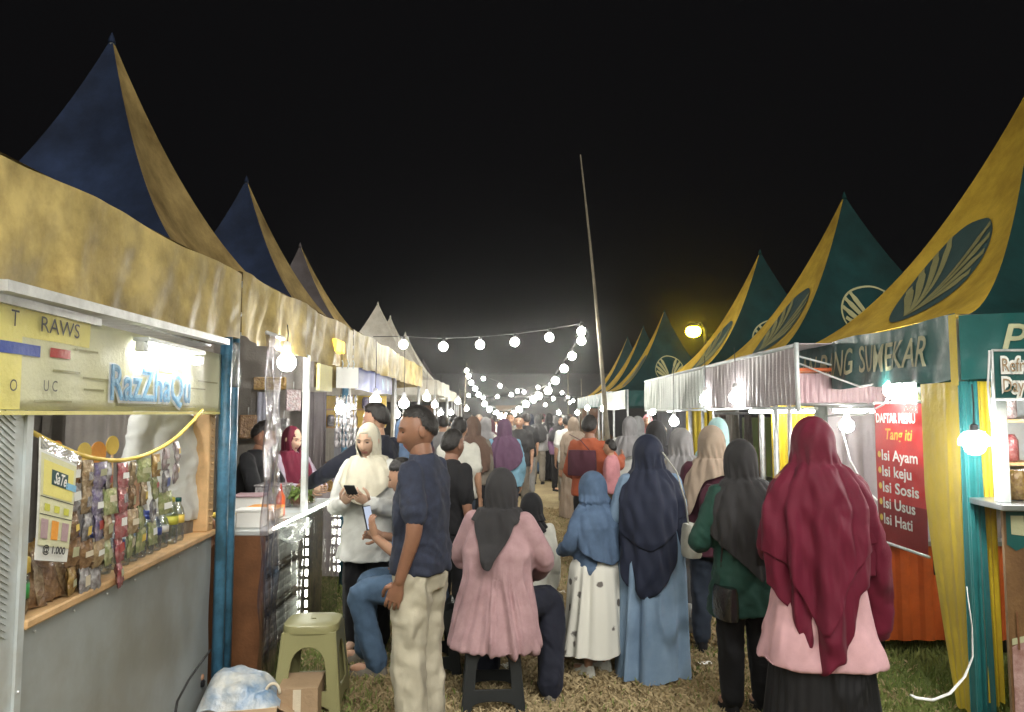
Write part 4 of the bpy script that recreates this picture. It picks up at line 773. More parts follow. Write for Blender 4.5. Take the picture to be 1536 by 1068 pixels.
# drink stall facing the camera side
ds = empty('drink_stall', (2.375, 3.76, 0), R(-6)); tag(ds, 'drink stall with green slogan board and printed brown front', 'stall')
MB().box((0.04, 0.0, 0.02), (1.6, 0.02, 1.15)).build('front_board', 'card', ds, smooth=False)
M('drink_brown', (0.20, 0.11, 0.045), 0.45, col2=(0.11, 0.055, 0.025), vs=5); M('drink_pink', (0.50, 0.34, 0.32), 0.45, col2=(0.25, 0.12, 0.10), vs=16)
def dq(pts, mat, y=-0.004, name='print'): MB().add([(x, y, z) for x, z in pts], [tuple(range(len(pts)))]).build(name, mat, ds, smooth=False)
dq([(0.04, 0.03), (1.6, 0.03), (1.6, 1.14), (0.04, 1.14)], 'drink_brown'); dq([(0.05, 0.98), (0.09, 0.95), (0.18, 0.99), (0.24, 1.06), (0.26, 1.14), (0.05, 1.14)], 'green_tarp', -0.008)
dq([(0.07, 1.03), (0.15, 1.02), (0.16, 1.07), (0.13, 1.09), (0.13, 1.12), (0.07, 1.12)], 'cream_print', -0.011); dq([(0.05, 0.13), (0.14, 0.12), (0.145, 0.47), (0.10, 0.52), (0.05, 0.49)], 'drink_pink', -0.008)
dq([(0.15, 0.2), (0.5, 0.18), (0.5, 0.42), (0.22, 0.50), (0.15, 0.44)], 'red_print', -0.008); dq([(0.18, 0.26), (0.28, 0.22), (0.27, 0.32), (0.20, 0.36)], 'cream_print', -0.011); dq([(0.045, 0.03), (0.15, 0.03), (0.15, 0.11), (0.045, 0.12)], 'lime_print', -0.009)
dq([(0.075, 0.48), (0.085, 0.48), (0.082, 0.66), (0.073, 0.66)], 'wood_dark', -0.012); dq([(0.05, 0.50), (0.16, 0.53), (0.3, 0.52), (0.3, 0.545), (0.16, 0.56), (0.05, 0.53)], 'cream_print', -0.010)
MB().box((0.0, -0.08, 1.15), (1.6, 0.35, 1.18), bev=0.004).build('counter_top', 'steel', ds, smooth=False)
MB().box((0.03, 0.0, 1.18), (0.085, 0.055, 1.70), bev=0.004).build('post', 'white_alu', ds, smooth=False)
sg = empty('slogan', (0, 0, 0)); bpy.data.objects.remove(sg)
sgn = MB(); sgn.box((0.0, -0.05, 1.69), (1.3, -0.03, 1.93)); sgn = sgn.build('slogan_board', 'green_tarp', ds, smooth=False)
fr_ = MB()
for a, b in (((0, 1.69), (1.3, 1.69)), ((0, 1.93), (1.3, 1.93)), ((0, 1.69), (0, 1.93))): fr_.tube([(a[0], -0.052, a[1]), (b[0], -0.052, b[1])], 0.007, 6)
fr_.build('frame', 'galv', sgn)
for tx, x, z in (('Refresh Your', 0.035, 1.825), ('Day Here', 0.035, 1.725)):
    ft = 0.33 if 'R' in tx else 0.24; lettering(tx, 0.095, (x, -0.054, z), (1, 0, 0), AZ, 'white_print', sgn, bold=0.013, fit=ft + 0.012); lettering(tx, 0.095, (x + 0.006, -0.058, z), (1, 0, 0), AZ, 'card', sgn, bold=0.0, fit=ft)
MB().tube([(-0.01, -0.05, 1.93), (-0.03, -0.06, 1.75), (-0.035, -0.09, 1.58)], 0.005, 6).build('lamp_wire', 'cable_white', ds)
for i in range(9): MB().lathe([(0.03, 0), (0.045, 0.01), (0.045, 0.12), (0.035, 0.15)], (0.18 + 0.14 * (i % 5), 0.14 + 0.12 * (i // 5), 1.181), 10).build('jar', 'pack_' + ['gold', 'red', 'silver', 'brown', 'tan', 'green', 'rose', 'gold', 'red'][i], ds)
shf = empty('back_shelf', (2.62, 4.95, 0)); tag(shf, 'brightly lit shelf of goods behind the drink stall counter', 'shelf')
for z in (1.0, 1.28, 1.56): MB().box((0, 0, z), (1.3, 0.25, z + 0.02)).build('shelf', 'wood', shf, smooth=False)
for i in range(18): MB().lathe([(0.03, 0), (0.05, 0.01), (0.05, 0.14), (0.03, 0.18)], (0.08 + 0.21 * (i % 6), 0.12, 1.021 + 0.28 * (i // 6)), 10).build('jar', 'pack_' + list(PC)[(i * 3) % 8], shf)
MB().box((0.0, 0.25, 0.9), (1.3, 0.27, 1.8)).build('back_board', 'white_alu', shf, smooth=False)
# curtains closing the right tents
curtain('curtain', (5.3, 4.1), (5.3, 7.0), 2.1, 0.05, 'yellow_cloth', 'yellow back curtain of the first green and yellow tent', k=12, amp=0.04, seed=4)
curtain('curtain', (2.95, 7.05), (5.3, 7.05), 2.1, 0.05, 'satin_grey', 'pale grey side curtain behind the orange cart', k=12, amp=0.04, seed=5)
curtain('curtain', (2.45, 7.15), (2.85, 7.15), 2.1, 0.3, 'yellow_cloth', 'short yellow curtain under the grey rose canopy', k=3, amp=0.03, seed=6)
curtain('curtain', (5.3, 7.2), (5.3, 10.2), 2.1, 0.05, 'taupe_curtain', 'taupe back curtain of the second green and yellow tent', k=12, amp=0.04, seed=7)
curtain('curtain', (2.35, 10.2), (2.75, 10.2), 2.1, 0.3, 'yellow_cloth', 'yellow curtain at the post of the third green and yellow tent', k=3, amp=0.03, seed=8)
curtain('curtain', (5.3, 10.2), (5.3, 13.2), 2.1, 0.05, 'satin_mint', 'mint back curtain of the third green and yellow tent', k=12, amp=0.04, seed=9)
stall(0, 0, 17.8, 20.6, 2.4, 'table with mint skirt under the first far green tent', 'satin_mint', 5.2, (7, 'under the first far green tent'), 41, side=1)
stall(0, 0, 21.0, 26.6, 2.4, 'long table with rose skirt under the farthest green tents', 'satin_rose', 5.2, (9, 'under the farthest green tents'), 42, side=1)
wsb = empty('mint_banner', (2.30, 15.2, 0)); tag(wsb, 'pale mint cloth banner hung along the far aisle', 'banner'); curtain('banner_cloth', (0, 4.2), (0, 0), 2.1, 1.7, 'satin_mint', parent=wsb, k=14, amp=0.02); 
for y in (0.0, 4.2): MB().tube([(0.03, y, 0), (0.03, y, 2.1)], 0.02, 8).build('post', 'galv', wsb)
ysb = empty('yellow_banner', (2.40, 13.4, 0)); tag(ysb, 'brownish yellow banner hung before the gap in the tents', 'banner'); curtain('banner_cloth', (0, 0.0), (1.6, 0.0), 2.12, 1.78, 'gold_tarp', parent=ysb, k=4, amp=0.015); MB().tube([(0.02, 0.05, 0), (0.02, 0.05, 2.1)], 0.02, 8).build('post', 'galv', ysb)
MB().tube([(1.6, 0.05, 0), (1.6, 0.05, 2.1)], 0.02, 8).build('post', 'galv', ysb)
# clothes on the mint cart's rack
for i in range(6):
    o = curtain('hanging_garment', (2.55 + 0.16 * i, 9.3), (2.68 + 0.16 * i, 9.45), 1.6, 0.85, ['satin_rose', 'white_roof', 'taupe_curtain', 'peach_curtain', 'grey_curtain', 'satin_rose'][i], ['rose', 'white', 'taupe', 'peach', 'grey', 'dusty rose'][i] + ' garment hanging on the rack under the mint canopy', 'garment', k=1.5, amp=0.03, seed=i)
rk = empty('garment_rack', (2.5, 9.37, 0)); tag(rk, 'metal garment rack under the mint canopy', 'rack'); MB().tube([(0, 0, 1.62), (1.1, 0, 1.62)], 0.014, 8).build('rail', 'galv', rk)
for x in (0, 1.1): MB().tube([(x, 0, 0), (x, 0, 1.62)], 0.014, 8).build('upright', 'galv', rk)

# ================================================================== LAMPS
bulb(430, 543, 5.0, 0.062, 0.12, label='largest white bulb, hanging over the counter with the light rope', group=None)
bulb(511, 613, 6.6, 0.045, 0.5, label='white bulb hanging by the silvery sachet strips', group=None)
for u, v, Y_ in [(606, 605, 9.0), (594, 621, 10.8), (563, 600, 8.3), (687, 602, 17), (700, 613, 21), (661, 620, 16), (676, 619, 19), (652, 607, 14.5), (640, 596, 12.2)]: bulb(u, v, Y_, 0.060, max(0.1, 2.3 - PX(u, v, Y_).z), mat='led_soft', label='white bulb hanging under the ' + ('tent with the dark blue banner' if Y_ < 10.3 else 'grey and gold tent' if Y_ < 13.4 else 'white tents on the left'), group='bulbs under the left tents')
for u, v, Y_ in [(1058, 599, 8.0), (1103, 596, 6.9), (1011, 632, 9.6), (1004, 612, 11.2), (978, 617, 12.5), (990, 607, 12.0), (905, 613, 16.5), (881, 612, 19.0), (866, 619, 22.0), (838, 619, 24.0)]: bulb(u, v, Y_, 0.060, max(0.1, 2.1 - PX(u, v, Y_).z), mat='led_soft', label='white bulb hanging under the ' + ('grey rose canopy' if Y_ < 8.1 else 'mint canopy' if Y_ < 12.9 else 'far green tents'), group='bulbs under the right tents')
bulb(1340, 584, 4.75, 0.06, 0.25, label='bright bulb above the red menu banner', group=None); bulb(1270, 638, 5.9, 0.055, 0.45, label='bright bulb over the orange cart', group=None)
hb = bulb(1462, 668, 3.72, 0.048, 0.20, label='bulb in a clear dome shade by the drink stall post', group=None, shade=True)
MB().lathe([(0.075, 0.0), (0.07, 0.035), (0.045, 0.065), (0.02, 0.075)], (0, 0, 0), 16).build('dome_shade', 'foil_film', hb)
p = fb(-0.7, 1.0, 1.84); ib = empty('hanging_bulb', p); tag(ib, 'bulb inside the snack booth behind its name sign', 'bulb'); MB().ball((0, 0, 0), 0.05, 12, 8).build('glass_bulb', 'led_cool', ib); MB().lathe([(0.018, 0.04), (0.02, 0.1)], (0, 0, 0), 8).build('socket', 'cable_white', ib); MB().tube([(0, 0, 0.09), (0, 0, 0.15)], 0.004, 6).build('cord', 'cable', ib)
bulb(1560, 640, 4.5, 0.05, 0.35, label='bulb over the goods shelf behind the drink stall', group=None)
for i, (y, x) in enumerate([(5.75, 2.75), (7.0, 2.5)]):
    t_ = empty('tube_lamp', (x, y, 1.64)); tag(t_, ['tube lamp under the canopy end skirt above the orange cart', 'tube lamp deeper under the grey rose canopy'][i], 'lamp')
    MB().tube([(-0.3, 0, 0), (0.3, 0, 0)], 0.014, 8).build('tube', 'led_tube', t_); MB().box((-0.33, -0.025, 0.016), (0.33, 0.025, 0.035)).build('housing', 'white_alu', t_, smooth=False)
for nm, pts in (('white cable slung from the canopy end bar to the bulb over the menu', [(1198, 545, 5.54), (1240, 562, 5.4), (1290, 580, 5.1), (1335, 572, 4.76)]), ('white cable drooping from the bulb over the menu to the cart', [(1338, 590, 4.76), (1325, 607, 4.9), (1295, 622, 5.2), (1240, 624, 5.5)]), ('white cable hanging down from the bulb over the orange cart', [(1262, 640, 5.85), (1275, 690, 5.6), (1300, 735, 5.3), (1315, 750, 5.22)])):
    tag(MB().tube([PX(*p_) for p_ in pts], 0.007, 6).build('power_cable', 'cable_white'), nm, 'cable')
# string lights
BULB_ME = None
def string(pts, label, r=0.05, ends=None, mat='led_string', skip_cable=False):
    global BULB_ME
    P = [PX(*p) if not isinstance(p, Vector) else p for p in pts]
    rt = empty('string_lights', P[0]); tag(rt, label, 'string lights'); o0 = P[0]
    if BULB_ME is None:
        b_ = MB().ball((0, 0, 0), 1.0, 10, 7).build('globe', mat); BULB_ME = b_.data; bpy.data.objects.remove(b_)
    cab = [(p - o0) + Vector((0, 0, r * 1.9)) for p in P]
    if ends: cab = ([ends[0] - o0] if ends[0] else []) + cab + ([ends[1] - o0] if ends[1] else [])
    MB().tube(cab, 0.006, 5).build('cable', 'cable', rt)
    for p in P:
        b_ = link(bpy.data.objects.new('globe', BULB_ME), rt); b_.location = p - o0; b_.scale = (r, r, r)
        MB().lathe([(r * 0.4, r * 0.9), (r * 0.42, r * 1.9)], p - o0, 8).build('holder', 'cable', rt)
PT = PX(871, 480, 12.0)
string([(605, 517, 11.6), (665, 520, 11.7), (720, 517, 11.8), (772, 513, 11.9), (824, 506, 12), (872, 497, 12)], 'string of widely spaced bulbs running from a tent to the bamboo pole' , 0.068, (PX(560, 505, 11.5), PT))
sb_px = [(872, 511), (858, 534), (846, 553), (833, 571), (822, 586), (808, 594), (800, 599), (789, 606), (779, 614), (770, 621), (760, 624), (751, 624), (744, 620), (734, 614), (727, 606), (718, 592), (713, 583), (707, 574), (703, 564), (700, 556)]
string([(u, v, 12 + 12 * (i / 19) ** 1.1) for i, (u, v) in enumerate(sb_px)], 'long sagging string of bulbs from the bamboo pole to the far left pole', 0.066, (PT, PX(700, 548, 24.2)))
string([(725, 568, 24.5), (750, 579, 25), (767, 592, 25.5), (776, 587, 26), (786, 588, 26.5), (807, 581, 27), (823, 578, 27)], 'far string of bulbs crossing the aisle from the far left pole', 0.06, (PX(700, 550, 24.2), PX(850, 560, 27)))
string([(703, 593, 29), (725, 597, 29), (746, 595, 29), (800, 599, 29.5), (818, 607, 30), (830, 598, 30), (843, 589, 30)], 'farthest string of bulbs low over the crowd', 0.06, (PX(690, 585, 29), PX(870, 570, 30)))
string([(852, 596, 33), (854, 604, 33.5), (860, 601, 34)], 'short string of three bulbs at the far end of the right row', 0.06, (None, PX(880, 590, 34)))
string([Vector((x, 1.3 - 0.05 * x, 3.35 + 0.05 * x * x)) for x in np.linspace(-1.4, 2.4, 7)], 'unseen string of bulbs added over the near aisle as fill', 0.078, (Vector((-1.95, 1.05, 3.7)), Vector((3.0, 1.17, 3.85))))  # added above the frame to light heads, backs and ground
string([Vector((x, -1.4 - 0.05 * x, 3.25 + 0.05 * x * x)) for x in np.linspace(-2.6, 3.0, 8)], 'string of fill bulbs added over the aisle behind the viewer', 0.075, (Vector((-3.1, -1.2, 3.7)), Vector((3.6, -1.6, 3.9))))  # unseen fill string, added to light the foreground from behind
string([Vector((x, -4.2 + 0.1 * x, 3.25 + 0.05 * x * x)) for x in np.linspace(-2.6, 3.0, 8)], 'second string of fill bulbs added farther behind the viewer', 0.075, (Vector((-3.1, -4.4, 3.8)), Vector((3.6, -3.9, 4.0))))  # another added fill string, out of view
for x, y, z in ((-1.95, 1.05, 3.75), (3.0, 1.17, 3.9), (-3.1, -1.2, 3.75), (3.6, -1.6, 3.95), (-3.1, -4.4, 3.85), (3.6, -3.9, 4.05)): tag(MB().tube([(x, y, 0), (x, y, z)], 0.025, 8).build('light_pole', 'bamboo'), 'unseen pole carrying an added string of fill bulbs', 'pole', 'poles of the added fill strings')  # supports put in for the added fill strings
# poles
b0, b1 = PX(912, 690, 12.0), PX(870, 232, 12.0); dr = (b0 - b1) / (b0.z - b1.z); foot = b1 - dr * (b1.z - 0)
foot = b1 + (b0 - b1) * (b1.z / (b1.z - b0.z)); pp = [foot.lerp(b1, t) + Vector((0.04 * math.sin(3.0 * t), 0, 0)) for t in np.linspace(0, 1, 30)]
rd = [0.045 * (1 - 0.72 * t) * (1.08 if i % 3 == 0 else 1) for i, t in enumerate(np.linspace(0, 1, 30))]
tag(MB().tube(pp, rd, 8).build('bamboo_pole', 'bamboo'), 'tall leaning bamboo pole carrying the string lights', 'pole')
p = PX(700, 545, 24.2); tag(MB().tube([(p.x - 0.15, p.y, 0), (p.x, p.y, p.z)], [0.03, 0.02], 8).build('light_pole', 'bamboo'), 'thin pole at the far left end of the long string of bulbs', 'pole')
for u, v, Y_ in ((852, 558, 27.1), (690, 583, 29.1), (872, 568, 30.1), (882, 588, 34.1)):
    p = PX(u, v, Y_); tag(MB().tube([(p.x, p.y, 0), (p.x, p.y, p.z)], [0.03, 0.02], 8).build('light_pole', 'bamboo'), 'thin dark pole at the end of a far string of bulbs', 'pole', 'far string light poles')
p = PX(1040, 497, 27.0); sl = empty('street_lamp', (p.x, p.y, 0)); tag(sl, 'warm yellow street lamp glowing above the gap in the right row', 'street lamp')
MB().tube([(0.5, 0.3, 0), (0.5, 0.3, p.z + 0.1), (0.3, 0.2, p.z + 0.3), (0.05, 0.0, p.z + 0.25)], 0.06, 8).build('pole', 'dark_metal', sl); MB().ball((0, 0, p.z), (0.28, 0.28, 0.22), 14, 9).build('lamp_globe', 'sodium', sl); MB().lathe([(0.30, 0.16), (0.2, 0.26), (0.06, 0.32)], (0, 0, p.z), 12).build('lamp_hood', 'dark_metal', sl)
# far roofline and wall that close the aisle
fw = empty('far_hall', (0, 46, 0)); tag(fw, 'long low hall with pale roof closing the far end of the aisle', 'building')
MB().box((-14, 0, 0), (14, 6, 2.6)).build('wall', 'dark_metal', fw, smooth=False); MB().add([(-14.5, -0.6, 2.62), (14.5, -0.6, 2.62), (14.5, 6.6, 2.62), (-14.5, 6.6, 2.62), (-14.5, 3, 4.2), (14.5, 3, 4.2)], [(0, 1, 5, 4), (2, 3, 4, 5), (1, 2, 5), (3, 0, 4), (3, 2, 1, 0)]).build('roof', 'dark_metal', fw, smooth=False)
for i in range(5): MB().box((-11 + i * 5, -0.05, 0.02), (-9.6 + i * 5, -0.002, 2.1)).build('door', 'wood_dark', fw, smooth=False)
# litter
for i in range(16):
    x, y = random.uniform(-0.9, 1.9), random.uniform(4.5, 9.5); g = np.array([[(0.03 * a_, 0.045 * b_, 0.008 + 0.012 * random.random()) for a_ in (-1, 0, 1)] for b_ in (-1, 0, 1)])
    o = MB().grid(g).build('litter', 'white_print' if i % 3 else 'card_print', loc=(x, y, 0.004)); o.rotation_euler = (0, 0, random.uniform(0, 6)); tag(o, 'crumpled scrap of paper on the trampled grass' if i % 3 else 'crumpled brown paper scrap on the trampled grass', 'litter', 'paper scraps on the grass' if i % 3 else 'brown scraps on the grass')

# ------------------------------------------------------------------ haze volume added to give the lamps a bloom-like glow
def haze(density):
    m = bpy.data.materials.new('haze'); m.use_nodes = True; nt = m.node_tree; nt.nodes.clear(); o = nt.nodes.new('ShaderNodeOutputMaterial'); v = nt.nodes.new('ShaderNodeVolumePrincipled')
    v.inputs['Color'].default_value = (0.9, 0.9, 0.9, 1); v.inputs['Density'].default_value = density; v.inputs['Anisotropy'].default_value = 0.95; nt.links.new(v.outputs[0], o.inputs['Volume']); MATS['haze'] = m
    MB().box((-30, -12, -1.0), (30, 60, 12)).build('haze', 'haze', smooth=False); tag(bpy.data.objects['haze'], kind='stuff')
HAZE = 0.0020
if HAZE: haze(HAZE)
# ================================================================== PEOPLE
CLOTH = {}
def C(name, col, rough=0.8, var=0.10, vs=9, bump=0.12, bs=220, sheen=0.04, col2=None, dirt=0.0):
    n = 'cloth_' + name
    if n not in MATS: M(n, col, rough, var=var, vs=vs, bump=bump, bs=bs, sheen=sheen, col2=col2, spec=0.2, dirt=dirt, crease=0.9, cs=6.5, cz=0.45)
    return n
C('navy', (0.035, 0.042, 0.075)); C('cream', (0.44, 0.41, 0.32)); C('maroon', (0.125, 0.010, 0.028), 0.65); C('pinktunic', (0.60, 0.36, 0.39)); C('black', (0.014, 0.014, 0.016)); C('blackskirt', (0.016, 0.016, 0.018), 0.55)
C('forest', (0.018, 0.060, 0.046), 0.6); C('charcoal', (0.035, 0.034, 0.036)); C('navyhijab', (0.019, 0.024, 0.046), 0.7); C('paleblue', (0.23, 0.33, 0.46), col2=(0.15, 0.23, 0.34), vs=4); C('denim', (0.105, 0.165, 0.27), col2=(0.075, 0.12, 0.20), vs=14)
C('pinkblouse', (0.42, 0.275, 0.285), 0.75, col2=(0.34, 0.21, 0.225), vs=16); C('offwhite', (0.58, 0.58, 0.52)); C('creamhijab', (0.56, 0.53, 0.42)); C('whitetop', (0.62, 0.63, 0.60)); C('darknavy', (0.015, 0.017, 0.028)); C('jeans', (0.09, 0.15, 0.24), col2=(0.05, 0.085, 0.14), vs=5)
C('bluepolo', (0.05, 0.09, 0.19)); C('purple', (0.14, 0.075, 0.13)); C('lightblue', (0.22, 0.42, 0.55)); C('orange', (0.38, 0.095, 0.045)); C('brown', (0.12, 0.075, 0.055)); C('greyhijab', (0.25, 0.245, 0.25)); C('beige', (0.33, 0.26, 0.20)); C('rosepink', (0.50, 0.22, 0.24)); C('grey', (0.22, 0.22, 0.22)); C('taupe', (0.19, 0.17, 0.14)); C('plum', (0.07, 0.022, 0.035)); C('mint', (0.35, 0.55, 0.55)); C('darkjeans', (0.03, 0.04, 0.06))
MATS['skin_mid'] = MATS['skin']
def floral():
    m = M('cloth_floral', (0.60, 0.60, 0.55), 0.8, var=0.06, vs=5, bump=0.1, bs=200); nt = m.node_tree; N = nt.nodes.new; L = nt.links.new; b = nt.nodes['Principled BSDF']
    tc = N('ShaderNodeTexCoord'); vo = N('ShaderNodeTexVoronoi'); vo.inputs['Scale'].default_value = 8.5; L(tc.outputs['Object'], vo.inputs['Vector'])
    n_ = N('ShaderNodeTexNoise'); n_.inputs['Scale'].default_value = 45; L(tc.outputs['Object'], n_.inputs['Vector'])
    ad = N('ShaderNodeMath'); ad.operation = 'MULTIPLY_ADD'; ad.inputs[1].default_value = 0.22; L(n_.outputs['Fac'], ad.inputs[0]); L(vo.outputs['Distance'], ad.inputs[2])
    rp = N('ShaderNodeValToRGB'); e = rp.color_ramp.elements; e[0].position = 0.27; e[0].color = (0.13, 0.12, 0.11, 1); e[1].position = 0.33; e[1].color = (0.66, 0.66, 0.60, 1); L(ad.outputs[0], rp.inputs['Fac']); L(rp.outputs[0], b.inputs['Base Color'])
floral()
def polo():   # navy print shirt with a paler mottled pattern
    C('navymottle', (0.036, 0.044, 0.075), col2=(0.026, 0.030, 0.048), vs=30)
polo()

def remesh(mb, voxel, smooth=3):
    me = bpy.data.meshes.new('r'); me.from_pydata(np.concatenate(mb.v).tolist(), [], mb.f); o = link(bpy.data.objects.new('r', me))
    m = o.modifiers.new('r', 'REMESH'); m.mode = 'VOXEL'; m.voxel_size = voxel
    if smooth: s = o.modifiers.new('s', 'SMOOTH'); s.factor = 0.5; s.iterations = smooth
    r = evaluated(o); bpy.data.meshes.remove(me); return r
def normals(me):
    n = np.zeros(len(me.vertices) * 3); me.vertex_normals.foreach_get('vector', n); return n.reshape(-1, 3)
def cloth_obj(name, mb, mat, parent, voxel, folds, smooth=3):
    me = remesh(mb, voxel, smooth); v, f = mesh_arrays(me); n = normals(me); d = folds(v) if folds else 0
    v = v + n * (d[:, None] if folds else 0); me.vertices.foreach_set('co', v.ravel()); me.name = name; me.materials.append(MATS[mat]); me.polygons.foreach_set('use_smooth', [True] * len(me.polygons)); me.update()
    return link(bpy.data.objects.new(name, me), parent)
def wrinkle(amp=0.006, freq=3.2, seed=0, aniso=(1, 1, 2.0)):
    def f(v):
        n1 = nz(v, freq * 0.7, seed, (1.5, 1.5, 0.8)); n2 = nz(v @ np.array([[0.8, 0, 0.6], [0, 1, 0], [-0.6, 0, 0.8]]), freq * 1.0, seed + 1, (0.8, 0.8, 1.7)); n3 = nz(v, freq * 2.2, seed + 2, (1, 1, 1.5))
        return amp * (0.8 * (0.6 - np.sqrt(n1 * n1 + 0.10)) + 0.7 * (np.sqrt(n2 * n2 + 0.06) - 0.7) + 0.18 * n3)
    return f
def gather(amp, k, z1, z0, seed=0, c=(0, 0)):
    def f(v):
        a = np.arctan2(v[:, 1] - c[1], v[:, 0] - c[0]); r = np.clip((z1 - v[:, 2]) / max(1e-3, z1 - z0), 0, 1)
        return amp * r ** 0.8 * (0.7 + 0.5 * np.sin(2 * a + seed)) * (0.8 * np.sin(k * a + 2.6 * np.sin(2 * a + seed) + 1.5 * np.sin(3 * v[:, 2] + a)) + 0.6 * np.sin(k * 0.63 * a + seed * 2 + 3 * v[:, 2]) + 0.4 * np.sin(k * 1.7 * a + seed)) + 0.004 * nz(v, 3, seed)
    return f
def head_geo(face=True):
    nu, nv = 60, 46; V = []
    for i in range(nv + 1):
        p = math.pi * i / nv; z = math.cos(p); s = math.sin(p)
        for j in range(nu):
            a = 2 * math.pi * j / nu; V.append((s * math.cos(a), s * math.sin(a), z))
    d = np.array(V); P = d * np.array([0.074, 0.093, 0.115]); x, y, z = P.T.copy()
    low = np.clip(-d[:, 2], 0, 1)
    x = x * (1 - 0.30 * low ** 1.6); y = np.where(d[:, 1] > 0, y * (1 - 0.06 * low ** 2), y * (1 - 0.45 * low ** 1.2)); y = np.where((d[:, 2] > 0) & (d[:, 1] > 0), y * (1 - 0.06 * d[:, 2]), y)
    y += 0.012 * low ** 2
    if face:
        fr = np.clip(d[:, 1], 0, 1) ** 0.5; G = lambda cx, cz, sx, sz: np.exp(-((x - cx) / sx) ** 2 - ((z - cz) / sz) ** 2)
        nose = np.exp(-(x / (0.009 + 0.10 * np.clip(0.02 - z, 0, 0.06))) ** 2) * np.interp(z, [-0.045, -0.036, -0.028, 0.0, 0.022], [0, 0.9, 1.0, 0.45, 0.05]) * 0.024
        y += fr * (nose - 0.010 * (G(0.031, 0.010, 0.016, 0.011) + G(-0.031, 0.010, 0.016, 0.011)) + 0.005 * (G(0.028, 0.032, 0.022, 0.008) + G(-0.028, 0.032, 0.022, 0.008)) + 0.006 * G(0, -0.058, 0.022, 0.006) + 0.005 * G(0, -0.069, 0.018, 0.006) - 0.004 * G(0, -0.0635, 0.022, 0.003) + 0.008 * G(0, -0.095, 0.020, 0.014) + 0.004 * (G(0.042, -0.025, 0.02, 0.025) + G(-0.042, -0.025, 0.02, 0.025)))
    F = []; MI = []
    for i in range(nv):
        for j in range(nu):
            q = (i * nu + j, i * nu + (j + 1) % nu, (i + 1) * nu + (j + 1) % nu, (i + 1) * nu + j); F.append(q[::-1])
            cx, cz, cy = x[list(q)].mean(), z[list(q)].mean(), y[list(q)].mean(); MI.append(1 if face and cy > 0.06 and abs(cx) < 0.021 and -0.073 < cz < -0.053 else 0)
    return np.stack([x, y, z], 1), F, MI, d
HEAD = head_geo()
def rot_pts(P, rx, rz):
    return xf(P, Matrix.Rotation(rz, 4, 'Z') @ Matrix.Rotation(-rx, 4, 'X'))
def hand(mb, wrist, d, n, side, sc, curl=0.5, mi=0):
    """palm + four fingers + thumb; d points to the fingertips, n out of the palm, side = thumb side sign"""
    d = np.array(d, float); d /= np.linalg.norm(d); n = np.array(n, float); n -= d * (n @ d); n /= np.linalg.norm(n); s = np.cross(d, n) * side; w = np.array(wrist)
    rings = []; a = np.arange(12) * 2 * np.pi / 12
    for t, hw, th in ((-0.02, 0.024, 0.019), (0.01, 0.028, 0.018), (0.04, 0.038, 0.016), (0.07, 0.041, 0.014), (0.092, 0.037, 0.011)):
        rings.append(w + d * t * sc + np.outer(np.cos(a) * hw * sc, s) + np.outer(np.sin(a) * th * sc, n))
    mb.grid(np.stack(rings), closed=True, mi=mi); mb.add(rings[-1], [tuple(range(12))], mi); mb.add(rings[0], [tuple(range(11, -1, -1))], mi)
    for o, L_, r in ((0.029, 0.072, 0.0088), (0.010, 0.080, 0.0090), (-0.010, 0.074, 0.0086), (-0.028, 0.058, 0.0076)):
        p = w + d * 0.082 * sc + s * o * sc; dirn = d + s * o * 2.0; ang = curl * 0.35; pts = [p]; rr = [r * 1.1 * sc]
        for k, fr_ in enumerate((0.46, 0.31, 0.23)):
            v_ = dirn * math.cos(ang) + n * math.sin(ang); p = p + v_ / np.linalg.norm(v_) * L_ * fr_ * sc; pts.append(p); rr.append(r * (0.98 - 0.12 * k) * sc); ang += curl * 0.75
        mb.tube(pts, rr, 7, mi)
    p = w + d * 0.018 * sc + s * 0.026 * sc; pts = [p]
    for k, v_ in enumerate((s * 0.75 + d * 0.8 + n * 0.25, s * 0.25 + d * 1.0 + n * 0.5 * (0.5 + curl), d * 1.0 + n * 0.6 * curl - s * 0.1)): p = p + v_ / np.linalg.norm(v_) * (0.040, 0.034, 0.027)[k] * sc; pts.append(p)
    mb.tube(pts, [0.015 * sc, 0.0115 * sc, 0.0100 * sc, 0.0075 * sc], 8, mi)
def torso_rings(U, rings, T):
    """rings: (z, y, rx, ry) in body heights; T moves them with the lean"""
    a = np.arange(28) * 2 * np.pi / 28; out = []
    for z, y, rx, ry in rings:
        c = T(np.array([0, y * U, z * U])); e = 2.5; q = (np.abs(np.cos(a)) ** e + np.abs(np.sin(a)) ** e) ** (-1 / e); out.append(np.stack([c[0] + rx * U * q * np.cos(a), c[1] + ry * U * q * np.sin(a), np.full(28, c[2])], 1))
    return out
def loft(mb, rings, mi=0):
    n = len(rings[0]); mb.grid(np.stack(rings), closed=True, mi=mi); mb.add(rings[0], [tuple(range(n - 1, -1, -1))], mi); mb.add(rings[-1], [tuple(range(n))], mi)
def poly(pts, n=5):
    """resample a joint chain with rounded corners"""
    P = np.array(pts, float); out = []
    for i in range(len(P) - 1):
        for t in np.linspace(0, 1, n, endpoint=False): out.append(P[i] + (P[i + 1] - P[i]) * t)
    out.append(P[-1]); out = np.array(out); q = out.copy()
    for _ in range(2): q[1:-1] = (q[:-2] + 2 * q[1:-1] + q[2:]) / 4
    return q
def limb(mb, pts, rad, seg=12, n=6):
    q = poly(pts, n); r = np.interp(np.linspace(0, len(pts) - 1, len(q)), range(len(pts)), rad); mb.tube(q, r, seg)
    mb.ball(q[0], r[0] * 0.98, 10, 7); mb.ball(q[-1], r[-1] * 0.9, 10, 7)

